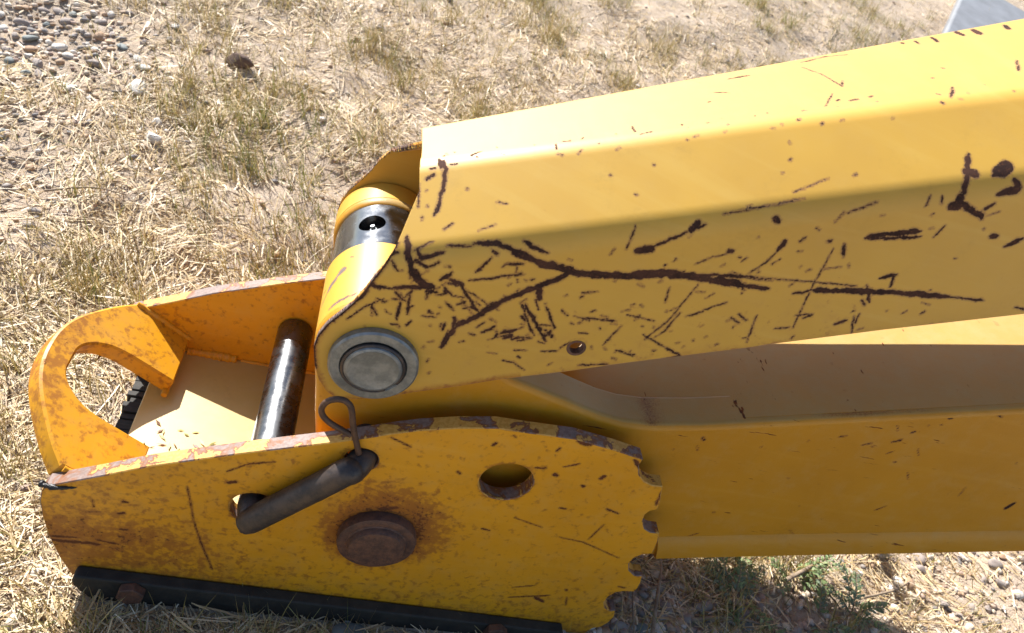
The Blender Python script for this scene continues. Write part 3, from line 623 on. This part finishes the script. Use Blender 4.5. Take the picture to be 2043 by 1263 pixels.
tube('grease_fitting', [hc, hc + hd * .004, hc + hd * .0045, hc + hd * .008], lambda t: .0035 if t < .4 else .0021, M['zinc'], eye, 12)
tube('piston_rod', [OC + Vector((0, .1655, 0)) + EX * .04, OC + Vector((0, .1655, 0)) + EX * .30], .019, M['pin'], cyl, 24)
tube('barrel', [OC + Vector((0, .1655, 0)) + EX * .26, OC + Vector((0, .1655, 0)) + EX * .275, OC + Vector((0, .1655, 0)) + EX * 1.25], .038, M['arm_paint'], cyl, 32)

# ------------------------------------------------------------------ bent sheet guard over the cylinder
guard = empty('cylinder_guard', (c1[0] + .5, .14, G0), 'scratched yellow folded-steel guard slanting across the upper right', 'cylinder guard')
SEC = make_section()
VT = {}
B0, CH, CA, RR = SEC['B0'], SEC['CH'], SEC['CA'], SEC['R']
v1 = B0 - RR * math.tan((math.pi / 2 - CA) / 2); v4 = v1 + RR * (math.pi / 2 - CA) + CH - RR * math.tan((math.pi / 2 - CA) / 2) - RR * math.tan(CA / 2) + RR * CA
vf = v4 + .18; 
near = [tuple(p) for p in SHELL if p[1] < v1 + .03]
near = [(1.3, -.0366)] + near[:-1] if False else [(1.3, -.0366)] + near
lastu = near[-1][0]
def mirror_v(v): return vf + (v1 - v)
far_side = [(u, mirror_v(v)) for u, v in near if v <= v1 - .002]
top_end = [(.0595, .1506), (.0612, .1695), (.0628, .19), (.0632, .215), (.0625, .26), (.0620, .31), (.0600, .36), (.0560, vf - .02)]
poly = near + [p for p in top_end if p[1] > near[-1][1] + .002] + far_side[::-1]
us = np.concatenate([np.arange(-.052, .60, .0011), np.arange(.6012, .95, .0024), np.linspace(.953, 1.3005, 9)])
vs = np.concatenate([np.arange(-.0425, v1, .0011), np.arange(v1, v4, .0014), np.linspace(v4 + .001, v4 + .09, 56), np.linspace(v4 + .095, mirror_v(-.0425), 120)])
V2, F2 = grid_fill(poly, us, vs)
hu, hv, hr = SHOLE
V3 = []
for u, v in V2:
    Y, b = sec_at(SEC, u, v); p = OC + EX * u + EZ * b; V3.append((p.x, Y, p.z))
u, v = V2[:, 0], V2[:, 1]
edge_d = np.full(len(V2), 1.)
pl = np.array(near[1:])
for a, b in zip(pl[:-1], pl[1:]):
    d = b - a; t = np.clip(((V2 - a) @ d) / max((d * d).sum(), 1e-12), 0, 1); edge_d = np.minimum(edge_d, np.hypot(*(V2 - a - t[:, None] * d).T))
rustf = np.clip(.75 - edge_d / .010, 0, .75) * (.35 + .65 * (u < .12)) + .18 * np.clip((.06 - v) / .06, 0, 1) * np.clip((.30 - np.abs(u - .25)) / .2, 0, 1) + .16 * np.clip((.07 - v) / .05, 0, 1)
rs_ = np.random.default_rng(5); chips = []
for k in range(330):
    if k < 120: uc, vc = rs_.uniform(.02, .50), rs_.uniform(-.033, .085)
    elif k < 175: uc, vc = rs_.normal(.06, .05), rs_.normal(.035, .03)
    elif k < 230: uc, vc = rs_.normal(.26, .05), rs_.normal(.02, .025)
    else: uc, vc = rs_.uniform(.06, .58), rs_.uniform(.05, .22)
    if k >= 230 and k < 290: vc = rs_.uniform(.165, .19)
    L_ = rs_.gamma(1.5, .0018) * (1 if vc < .09 else .55); a_ = rs_.normal(.45, .7)
    chips.append([float(rs_.uniform(.6, 1.5)), *(10000 * np.array([uc, vc, uc + L_ * math.cos(a_), vc + L_ * math.sin(a_)]))])
for k in range(70):
    if k < 42: uc, vc = rs_.normal(.055, .022), rs_.normal(.062, .020)
    else: uc, vc = rs_.normal(.13, .03), rs_.normal(.012, .018)
    L_ = rs_.gamma(2.2, .0032); a_ = rs_.choice([-.5, .15, 1.0, -1.0]) + rs_.normal(0, .25)
    STROKES.append([float(rs_.uniform(.8, 2.6)), *(10000 * np.array([uc, vc, uc + L_ * math.cos(a_), vc + L_ * math.sin(a_)]))])
for k in range(110):
    uc, vc = rs_.uniform(.57, .95), rs_.uniform(-.033, .12); L_ = rs_.gamma(1.5, .004); a_ = rs_.normal(.3, .6)
    chips.append([float(rs_.uniform(1.0, 3.0)), *(10000 * np.array([uc, vc, uc + L_ * math.cos(a_), vc + L_ * math.sin(a_)]))])
wearf = np.maximum(stroke_field(V2, STROKES), np.maximum(np.minimum(stroke_field(V2, chips[::2]), .46), stroke_field(V2, chips[1::5])))
wearf = np.maximum(wearf, np.clip(.5 - (edge_d - .0012) / .009, 0, .62) * (v < .11) * (u < .06) * (np.abs(np.arctan2(v, u) - 2.0) < 1.25))
hole_d = np.hypot(u - hu, v - hv)
keep = [f for f in F2 if min(hole_d[k] for k in f) > hr - .0006]
sh = obj('shell', V3, keep, [M['paint'], M['edge']], guard, smooth=180, attrs={'rust': rustf, 'wear': wearf})
so = sh.modifiers.new('sheet', 'SOLIDIFY'); so.thickness = .0055; so.offset = -1; so.use_quality_normals = False; so.material_offset_rim = 1
# ring of the drilled hole keeps its edge round
hp = OC + EX * hu + EZ * hv
lathe_y('hole_rim', [(hr - .0014, .0218), (hr + .0009, .0217), (hr + .0009, .0285), (hr - .0014, .0285), (hr - .0014, .0218)], hp.x, hp.z, M['rusty'], guard, 32, 0, False)
# upper pivot pin: washer and snap-ring cap
up_ = lathe_y('pivot_pin', [(.001, .0112), (.0185, .0112), (.0212, .0105), (.0232, .0112), (.0242, .0125), (.0245, .0160), (.0245, .020)], c1[0], c1[1], M['zinc'], guard, 64)
lathe_y('washer', [(.0263, .0190), (.0268, .0156), (.0280, .0145), (.0355, .0145), (.0372, .0160), (.0374, .0216)], c1[0], c1[1], M['zinc'], up_, 64)
sr = [Vector((c1[0] + .0252 * math.cos(a), .0135, c1[1] + .0252 * math.sin(a))) for a in np.linspace(-.5, 2 * math.pi - 1.0, 60)]
tube('snap_ring', sr, .0016, M['oiled'], up_, 8)

# ------------------------------------------------------------------ loose pins
cx, cz = HX, HZ
lathe_y('cross_pin', [(.001, .0155), (.0180, .0155), (.0200, .0175), (.0200, .2440), (.0185, .2462), (.001, .2462)], cx + .0072, cz + .0085, M['pin'], None, 48)
tag(bpy.data.objects['cross_pin'], 'dark polished steel rod spanning the pad between its side plates', 'steel rod')
hz = HOLES[1]; H = [Vector(p) for p in HANDLE]
hpth = catmull([H[0], H[1], H[2], H[3], Vector((hz[0] - .006, -.010, hz[1] - .002)), Vector((hz[0] + .001, .004, hz[1] + .001)), Vector((hz[0] + .002, .03, hz[1] + .001)), Vector((hz[0] + .002, .06, hz[1] + .001))], 7)
lp_ = tube('bent_lock_pin', hpth, lambda t: .0123 - (.002 * max(0, 1 - t * 40)), M['oiled'], None, 22, .012, 60)
tag(lp_, 'bent dark steel locking pin hooked through the front side plate', 'locking pin')
tube('pin_stub', [Vector((HX + .0005, .045, HZ + .003)), Vector((HX + .0005, .000, HZ + .0025)), Vector((HX + .003, -.011, HZ - .0015)), Vector((HX + .006, -.0155, HZ - .008))], .0122, M['oiled'], lp_, 20, .01, 60)
cl = tube('hairpin_clip', catmull(CLIP, 6), .0027, M['wire'], None, 10, .02, 70)
tag(cl, 'small rusty wire hairpin clip standing above the locking pin', 'hairpin clip')

# ------------------------------------------------------------------ stones
def rock_mesh(name, seed, sub=2, flat=.62, rough=.22):
    bm = bmesh.new(); bmesh.ops.create_icosphere(bm, subdivisions=sub, radius=1); r = np.random.default_rng(seed); k = r.normal(size=(5, 3)); ph = r.random(5) * 6
    for v in bm.verts:
        c = np.array(v.co); d = 1 + rough * sum(math.sin(float(k[i] @ c) * 1.7 + ph[i]) for i in range(5)) / 2.2
        v.co = Vector((c[0] * d, c[1] * d * .82, c[2] * d * flat))
    me = bpy.data.meshes.new(name); bm.to_mesh(me); bm.free()
    me.polygons.foreach_set('use_smooth', np.ones(len(me.polygons), bool)); return me
def hull_mesh(name, seed, npt=16):
    r = np.random.default_rng(seed); bm = bmesh.new()
    for p in r.normal(size=(npt, 3)):
        p = p / np.linalg.norm(p) * r.uniform(.75, 1.1); bm.verts.new((p[0], p[1] * .8, p[2] * .7))
    g = bmesh.ops.convex_hull(bm, input=bm.verts); bmesh.ops.delete(bm, geom=[v for v in bm.verts if not v.link_faces], context='VERTS')
    bmesh.ops.bevel(bm, geom=list(bm.edges), offset=.10, segments=2, affect='EDGES', profile=.6)
    me = bpy.data.meshes.new(name); bm.to_mesh(me); bm.free()
    me.polygons.foreach_set('use_smooth', np.ones(len(me.polygons), bool)); me.set_sharp_from_angle(angle=.6); return me
ROCKS = [hull_mesh('stone', 60 + i, 12 + i) if i in (1, 4, 5) else rock_mesh('stone', 40 + i, 2 if i < 6 else 3, .5 + .06 * (i % 5), .2 + .04 * (i % 3)) for i in range(8)]
def place_rock(name, x, y, s, mat, label, group=None, var=None, sink=.38, rot=None, cat='stone', zz=None):
    k = random.randrange(8) if var is None else var
    key = (k, mat); me = RM.get(key)
    if me is None:
        me = ROCKS[k].copy(); me.materials.append(M[mat]); RM[key] = me
    o = bpy.data.objects.new(name, me); COL.objects.link(o)
    sc = (s * random.uniform(.85, 1.25), s * random.uniform(.8, 1.1), s * random.uniform(.75, 1.1)); o.scale = sc
    o.rotation_euler = rot or (random.uniform(-.3, .3), random.uniform(-.3, .3), random.uniform(0, 6.28))
    o.location = (x, y, float(gh(x, y)) + sc[2] * (.55 - sink) if zz is None else zz)
    return tag(o, label, cat, group)
RM = {}
STN = {'stonep': 'mottled grey-brown', 'stonet': 'reddish tan', 'stonew': 'pale whitish', 'stoneg': 'dark blue-grey'}
place_rock('rock', -.278, 1.035, .027, 'stoneb', 'dark brown rock half buried in dry grass at upper left centre', var=4, sink=.35, rot=(.9, .1, .1), cat='rock')
place_rock('stone', -.362, .768, .018, 'stonew', 'bright white stone lying alone on pale dirt left of centre', var=5, sink=.45)
place_rock('stone', .040, -.030, .022, 'stoneg', 'smooth blue-grey stone in shade under the rubber strip', var=7, rot=(0, 0, .3))
place_rock('stone', .408, .012, .013, 'stonew', 'small whitish stone in shade beside the toothed plate', var=2)
mats = ['stonep', 'stonep', 'stonet', 'stonep', 'stonew', 'stonew', 'stoneg']
pts = []
tries = 0
while len(pts) < 110 and tries < 4000:
    tries += 1
    x, y = random.gauss(-.63, .11), random.gauss(.985, .09); s = random.uniform(.005, .013) * (1 if random.random() < .85 else 1.6)
    if all(math.hypot(x - a, y - b) > (s + c) * .95 for a, b, c in pts): pts.append((x, y, s))
for x, y, s in pts:
    place_rock('stone', x, y, s, *(lambda m: (m, STN[m] + ' pebble in the gravel patch at the upper left corner'))(random.choice(mats)), 'pebbles in the gravel patch')
pts = []; tries = 0
while len(pts) < 46 and tries < 4000:
    tries += 1
    x, y = random.uniform(.33, .62), random.uniform(-.06, .10); s = random.uniform(.0055, .013)
    if x - y * 1.2 < .33: continue
    if all(math.hypot(x - a, y - b) > (s + c) * 1.05 for a, b, c in pts): pts.append((x, y, s))
for x, y, s in pts:
    place_rock('stone', x, y, s, *(lambda m: (m, STN[m] + ' pebble in the shade right of the toothed plate'))(random.choice(['stonep', 'stonep', 'stoneg', 'stonet'])), 'pebbles beside the toothed plate')
pts = []; tries = 0
while len(pts) < 42 and tries < 4000:
    tries += 1
    x, y = random.uniform(.80, 1.10), random.uniform(.02, .26); s = random.uniform(.005, .012)
    if all(math.hypot(x - a, y - b) > (s + c) * 1.05 for a, b, c in pts): pts.append((x, y, s))
for x, y, s in pts:
    place_rock('stone', x, y, s, *(lambda m: (m, STN[m] + ' pebble on sunlit dirt at the lower right corner'))(random.choice(['stonep', 'stonet', 'stonep', 'stonew'])), 'pebbles at the lower right')

# ------------------------------------------------------------------ scatter densities
def gauss(x, y, cx, cy, sx, sy): return np.exp(-((x - cx) / sx) ** 2 - ((y - cy) / sy) ** 2)
def scatter(n, wfun, region=(-1.5, 3.0, -.62, 3.2)):
    out = []; tot = 0
    while tot < n:
        m = 200000; x = rng.uniform(region[0], region[1], m); y = rng.uniform(region[2], region[3], m)
        d = np.sqrt((x + .07) ** 2 + (y + .46) ** 2 + .6)
        w = np.clip(wfun(x, y), 0, 1) * np.clip(1.05 / d ** 2, .02, 1)
        k = rng.random(m) < w; out.append(np.c_[x[k], y[k]]); tot += k.sum()
    return np.concatenate(out)[:n]
def off_pad(x, y, m=0.):
    return ~((x > -.235 - m) & (x < .33 + m) & (y > -.020 - m) & (y < .265 + m))
def bare(x, y):   # patches of open dirt
    p = fbm(x * 2.6 + 3, y * 2.6 + 8, 3)
    b = np.clip((p - .62) * 7, 0, .8)
    b = np.maximum(b, gauss(x, y, -.64, .99, .20, .14) * 1.0)
    b = np.maximum(b, gauss(x, y, -.52, .66, .12, .12) * .75)
    b = np.maximum(b, gauss(x, y, 1.0, .12, .26, .18) * .9)
    return np.clip(np.maximum(b, gauss(x, y, .45, -.02, .16, .12) * .8), 0, 1)
# fine gravel
def gravel_w(x, y): return np.clip(.05 + gauss(x, y, -.64, 1.0, .16, .12) + .18 * gauss(x, y, -.52, .68, .14, .14) + .22 * gauss(x, y, 1.0, .12, .3, .2) + .8 * gauss(x, y, .47, .0, .16, .12), 0, 1) * off_pad(x, y, -.02)
P = scatter(10000, gravel_w); n = len(P)
bm = bmesh.new(); bmesh.ops.create_icosphere(bm, subdivisions=1, radius=1); ico = np.array([v.co[:] for v in bm.verts]); icf = np.array([[v.index for v in f.verts] for f in bm.faces]); bm.free()
s = rng.uniform(.0016, .0052, n) * rng.choice([1, 1, 1.5], n); sc = np.c_[s * rng.uniform(.8, 1.5, n), s * rng.uniform(.7, 1.1, n), s * rng.uniform(.45, .8, n)]
ang = rng.uniform(0, 6.28, n); v = ico[None] * (1 + rng.uniform(-.18, .18, (n, len(ico), 1))) * sc[:, None]
ca_, sa_ = np.cos(ang)[:, None], np.sin(ang)[:, None]
V = np.stack([v[..., 0] * ca_ - v[..., 1] * sa_ + P[:, :1], v[..., 0] * sa_ + v[..., 1] * ca_ + P[:, 1:], v[..., 2] + (gh(P[:, 0], P[:, 1]) + s * .25)[:, None]], -1).reshape(-1, 3)
pal = np.array([(.52, .42, .33), (.44, .34, .26), (.32, .28, .25), (.56, .47, .36), (.45, .31, .20), (.22, .20, .19), (.62, .57, .50), (.40, .29, .23)])
c = pal[rng.integers(0, len(pal), n)] * rng.uniform(.75, 1.15, (n, 1))
Q = (icf[None] + (np.arange(n) * len(ico))[:, None, None]).reshape(-1, 3)
tag(quick_mesh('gravel', V, Q, M['stone'], None, 180, {'col': np.repeat(c, len(ico), 0)}), 'fine mixed gravel strewn over the pale dirt', 'gravel', kind='stuff')

# ------------------------------------------------------------------ straw litter: dry flattened stems in every direction
def straw_w(x, y):
    p = fbm(x * 6 + 31, y * 6 + 12, 3)
    return np.clip((1 - .88 * bare(x, y)) * (.35 + 1.1 * np.clip((p - .3) * 2, 0, 1)), 0, 1) * off_pad(x, y, .0)
def strips(P, L, Wd, head, pitch, z0, curl, cols, nm, mat, label, cat, seg=2, roll=None):
    n = len(P); t = np.linspace(0, 1, seg + 1); V = np.zeros((n, seg + 1, 2, 3))
    d = np.c_[np.cos(head), np.sin(head)]; s = np.c_[-np.sin(head), np.cos(head)]
    roll = rng.uniform(-.7, .7, n) if roll is None else roll
    for i, q in enumerate(t):
        run = (q - .5) * L; bend = curl * (q - .5) ** 2 * L
        cx = P[:, 0] + d[:, 0] * run + s[:, 0] * bend; cy = P[:, 1] + d[:, 1] * run + s[:, 1] * bend
        zz = gh(cx, cy) + z0 + run * pitch - .25 * L * np.abs(pitch) * (2 * q - 1) ** 2
        wd = Wd * (.45 + .55 * math.sin(math.pi * (.12 + .80 * q))) * .5
        for k, sg in ((0, -1), (1, 1)):
            V[:, i, k] = np.c_[cx + s[:, 0] * wd * sg * np.cos(roll), cy + s[:, 1] * wd * sg * np.cos(roll), np.maximum(zz + wd * sg * np.sin(roll), gh(cx, cy) + .0004)]
    m = (seg + 1) * 2; b = (np.arange(n) * m)[:, None]
    Q = np.concatenate([b + np.array([[2 * i, 2 * i + 1, 2 * i + 3, 2 * i + 2]]) for i in range(seg)], 1).reshape(-1, 4)
    return tag(quick_mesh(nm, V.reshape(-1, 3), Q, mat, None, 180, {'col': np.repeat(cols, m, 0)}), label, cat, kind='stuff')
n = 190000; P = scatter(n, straw_w)
L = rng.gamma(2.2, .0095, n) + .005; L = np.clip(L, .005, .09); Wd = rng.uniform(.0007, .0022, n) + .0009 * (L < .014)
sp = np.array([(.70, .56, .36), (.60, .455, .25), (.78, .67, .49), (.47, .33, .17), (.33, .22, .115), (.66, .51, .28), (.17, .115, .07)])
cc = sp[rng.choice(7, n, p=[.24, .22, .14, .16, .09, .11, .04])] * rng.uniform(.8, 1.18, (n, 1))
hd = fbm(P[:, 0] * 4 + 70, P[:, 1] * 4 + 20, 2) * 14 + rng.normal(0, .75, n)
strips(P, L, Wd, hd, rng.normal(0, .16, n), np.abs(rng.normal(0, .005, n)) + .001, rng.normal(0, .16, n), cc, 'straw_litter', M['straw'], 'dry flattened straw matted over the ground', 'straw')

# ------------------------------------------------------------------ standing grass in tufts
def grass_w(x, y):
    p = fbm(x * 3.7 + 51, y * 3.7 + 2, 3)
    w = .36 + .75 * np.clip((p - .45) * 5, 0, 1)
    w = np.maximum(w, gauss(x, y, -.13, .80, .17, .17)); w = np.maximum(w, .8 * gauss(x, y, .15, 1.25, .35, .3)); w = np.maximum(w, .85 * gauss(x, y, 1.5, 2.1, .6, .6)); w = np.maximum(w, .6 * gauss(x, y, -.33, .55, .12, .12))
    return w * (1 - .93 * bare(x, y)) * off_pad(x, y, .02)
CP = scatter(520, grass_w); nc = rng.integers(4, 20, len(CP)); ci = np.repeat(np.arange(len(CP)), nc)
TP = np.concatenate([CP[ci] + rng.normal(0, 1, (len(ci), 2)) * rng.uniform(.02, .075, len(CP))[ci][:, None], scatter(3400, grass_w)]); TP = TP[off_pad(TP[:, 0], TP[:, 1], .02)]
extra = np.c_[rng.uniform(-.20, .24, 34), rng.uniform(-.10, -.040, 34)]; TP = np.concatenate([TP, extra])
nb = rng.integers(6, 20, len(TP)); n = nb.sum(); ti = np.repeat(np.arange(len(TP)), nb)
P = TP[ti] + rng.normal(0, 1, (n, 2)) * rng.uniform(.005, .020, len(TP))[ti][:, None]
green = gauss(P[:, 0], P[:, 1], -.13, .80, .16, .16) * .60 + gauss(P[:, 0], P[:, 1], 1.5, 2.1, .6, .6) * .35 + .10 + .22 * (rng.random(len(TP)) < .12)[ti]
green[ti >= len(TP) - 34] = .75
isg = rng.random(n) < green
gp = np.array([(.17, .20, .045), (.24, .26, .07), (.30, .29, .09), (.12, .15, .045)]); bp = np.array([(.42, .31, .12), (.32, .22, .075), (.52, .40, .18), (.26, .20, .065), (.37, .32, .12)])
cols = np.where(isg[:, None], gp[rng.integers(0, 4, n)], bp[rng.integers(0, 5, n)]) * rng.uniform(.8, 1.2, (n, 1))
H = rng.uniform(.014, .058, n) * (.55 + .75 * rng.random(len(TP)))[ti]; H[ti >= len(TP) - 34] *= .75
az = rng.uniform(0, 6.28, n); lean = np.abs(rng.normal(0, .38, n)) + .04; wd = rng.uniform(.0007, .0018, n)
seg = 3; V = np.zeros((n, seg * 2 + 1, 3)); fz = rng.uniform(0, 6.28, n)
for i in range(seg + 1):
    q = i / seg; off = H * (lean * q + .55 * lean * q * q); cx = P[:, 0] + np.cos(az) * off - .16 * H * q; cy = P[:, 1] + np.sin(az) * off; zz = gh(P[:, 0], P[:, 1]) + H * q * (1 - .18 * lean * q) - .001
    w_ = wd * (1 - q) ** .6 * .5 if i < seg else 0
    if i < seg:
        V[:, 2 * i] = np.c_[cx - np.cos(fz) * w_, cy - np.sin(fz) * w_, zz]; V[:, 2 * i + 1] = np.c_[cx + np.cos(fz) * w_, cy + np.sin(fz) * w_, zz]
    else: V[:, 2 * seg] = np.c_[cx, cy, zz]
m = seg * 2 + 1; b = (np.arange(n) * m)[:, None]; T3 = []
for i in range(seg - 1): T3 += [[2 * i, 2 * i + 1, 2 * i + 3], [2 * i, 2 * i + 3, 2 * i + 2]]
T3 += [[2 * seg - 2, 2 * seg - 1, 2 * seg]]
Q = (b[:, None] + np.array(T3)[None]).reshape(-1, 3)
tag(quick_mesh('grass', V.reshape(-1, 3), Q, M['blade'], None, 180, {'col': np.repeat(cols, m, 0)}), 'short sparse half-dry grass standing in tufts', 'grass', kind='stuff')

# ------------------------------------------------------------------ twigs
def twig(pts, r, label, group):
    Q = catmull([Vector((x, y, float(gh(x, y)) + z)) for x, y, z in pts], 6)
    return tag(tube('twig', Q, lambda t: r * (1.1 - .6 * t), M['twig'], None, 7, .12, 80), label, 'twig', group)
TW = [(((.385, -.03, .012), (.402, .03, .024), (.425, .085, .020), (.440, .13, .006)), .0026, 'long pale forked stem rising past the teeth in the shade'),
      (((.40, .055, .02), (.425, .07, .012), (.47, .095, .006)), .0018, 'short side stem leaning off the forked stem by the teeth'),
      (((.37, -.04, .005), (.372, .02, .018), (.380, .06, .02)), .0016, 'thin upright stem nearest the lowest tooth'),
      (((.62, .10, .008), (.67, .125, .018), (.71, .160, .010), (.74, .190, .006)), .0030, 'crooked sunlit twig right of the leafy weeds'),
      (((.67, .125, .017), (.68, .10, .010), (.70, .07, .006)), .0018, 'small twig branching toward the lower right weed'),
      (((.74, .09, .006), (.80, .105, .014), (.86, .135, .006)), .0020, 'slender straight twig crossing the sunlit dirt'),
      (((.46, .03, .006), (.52, .035, .010), (.58, .03, .005)), .0026, 'brown twig lying flat in the shade among pebbles'),
      (((-.47, .60, .008), (-.41, .615, .012), (-.36, .62, .006)), .0016, 'dark thin twig on pale dirt at the left edge')]
for p, r, lb in TW: twig(p, r, lb, None)

# ------------------------------------------------------------------ leafy weeds
def weed(x, y, n_st, h, spread, label, tone):
    e = empty('weed', (x, y, float(gh(x, y))), label, 'weed', 'green weeds under the arm')
    SV, SF, LV, LF, LC = [], [], [], [], []
    for k in range(n_st):
        a = random.uniform(0, 6.28); ln = h * random.uniform(.6, 1.15); out = spread * random.uniform(.35, 1.1)
        p0 = Vector((x + random.uniform(-.008, .008), y + random.uniform(-.008, .008), float(gh(x, y)) - .002))
        p2 = p0 + Vector((math.cos(a) * out, math.sin(a) * out, ln)); p1 = p0.lerp(p2, .5) + Vector((0, 0, ln * .22))
        Q = catmull([p0, p1, p2], 6); v, f = tube_data(Q, lambda t: .0013 * (1 - .7 * t), 5); o = len(SV); SV += v; SF += [[o + i for i in q] for q in f]
        for i in range(3, len(Q)):
            d = (Q[i] - Q[i - 1]).normalized(); side = d.cross(Vector((0, 0, 1))).normalized(); upv = side.cross(d)
            for sg in (-1, 1):
                for rep in range(2):
                    L = .014 * random.uniform(.6, 1.25) * (1 - .45 * i / len(Q)); dr = (side * sg * random.uniform(.7, 1) + d * random.uniform(.3, .9) + upv * random.uniform(-.2, .45)).normalized()
                    q0 = Q[i - 1].lerp(Q[i], random.random()); wv = dr.cross(upv).normalized() * L * .17
                    # lobed leaflet: five points each side
                    o = len(LV); cvx = upv * L * .12
                    LV += [q0, q0 + dr * L * .35 + wv + cvx, q0 + dr * L * .55 + wv * .45 + cvx, q0 + dr * L * .75 + wv * .9 + cvx * .6, q0 + dr * L - cvx, q0 + dr * L * .75 - wv * .9 + cvx * .6, q0 + dr * L * .55 - wv * .45 + cvx, q0 + dr * L * .35 - wv + cvx]
                    LF.append([o + i_ for i_ in range(8)]); c_ = random.choice(tone); b_ = random.uniform(.8, 1.2); LC += [[q * b_ for q in c_]] * 8
    obj('stem', SV, SF, M['twig'], e, 80); obj('foliage', LV, LF, M['weed'], e, 0, {'col': np.array(LC)})
gt = [(.20, .27, .11), (.27, .34, .16), (.16, .23, .10)]; bt = [(.19, .24, .16), (.24, .28, .20), (.15, .20, .13)]
weed(.535, .070, 7, .026, .085, 'grey-green feathery weed in the shade below the arm', bt + gt)
weed(.56, .150, 8, .024, .085, 'bright green weed just under the arm lower edge', gt)
weed(.64, .115, 5, .028, .075, 'sparse green weed between the shade and the crooked twig', gt)
weed(.72, .070, 6, .038, .070, 'bushy weed at the bottom edge, half in sun', gt + bt)
weed(.82, .185, 6, .050, .045, 'upright leafy weed touching the arm edge in sunlight', gt)
weed(.66, .045, 4, .026, .070, 'low dull green weed in shade at the bottom edge', bt + gt)

# ------------------------------------------------------------------ grey slab seen past the guard
b_ang = math.atan2(2.787 - 2.448, 2.316 - 2.094); ux = Vector((math.cos(b_ang), math.sin(b_ang), 0)); vx = Vector((ux.y, -ux.x, 0))
sl = []
for q in range(2):
    for du, dv in ((-.35, 0), (-.30, -.004), (.55, .006), (.55, .85), (-.35, .85)):
        p = Vector((2.075, 2.448, 0)) + ux * du + vx * dv; z = float(G0 + .20 * (p.y - .45)); sl.append((p.x, p.y, z + (.055 if q else -.05)))
sb = obj('concrete_slab', sl, [[4, 3, 2, 1, 0], [5, 6, 7, 8, 9]] + [[i, (i + 1) % 5, 5 + (i + 1) % 5, 5 + i] for i in range(5)], M['concrete'])
bevel(sb, .012, 3); tag(sb, 'smooth grey slab edge at the top right corner behind the guard', 'slab')

# ------------------------------------------------------------------ dry leaf flecks on the pad floor
V, Q, cl_ = [], [], []
for k in range(20):
    x, y = float(rng.normal(-.165, .018)), float(rng.normal(.105, .014)); a = random.uniform(0, 6.28); L = random.uniform(.002, .006); w_ = random.uniform(.0007, .0018)
    d = Vector((math.cos(a), math.sin(a), 0)); s_ = Vector((-d.y, d.x, 0)); c_ = Vector((x, y, -.1088)); o = len(V)
    V += [c_ - d * L, c_ + s_ * w_ + Vector((0, 0, .0006)), c_ + d * L + Vector((0, 0, random.uniform(0, .0015))), c_ - s_ * w_]; Q.append([o, o + 3, o + 2, o + 1])
    cl_ += [random.choice([(.28, .26, .08), (.16, .09, .05), (.42, .36, .12)])] * 4
tag(quick_mesh('leaf_litter', np.array([tuple(v) for v in V]), np.array(Q), M['straw'], None, 180, {'col': np.array(cl_)}), 'tiny dry leaf flecks on the sunlit pad floor', 'leaf litter', kind='stuff')
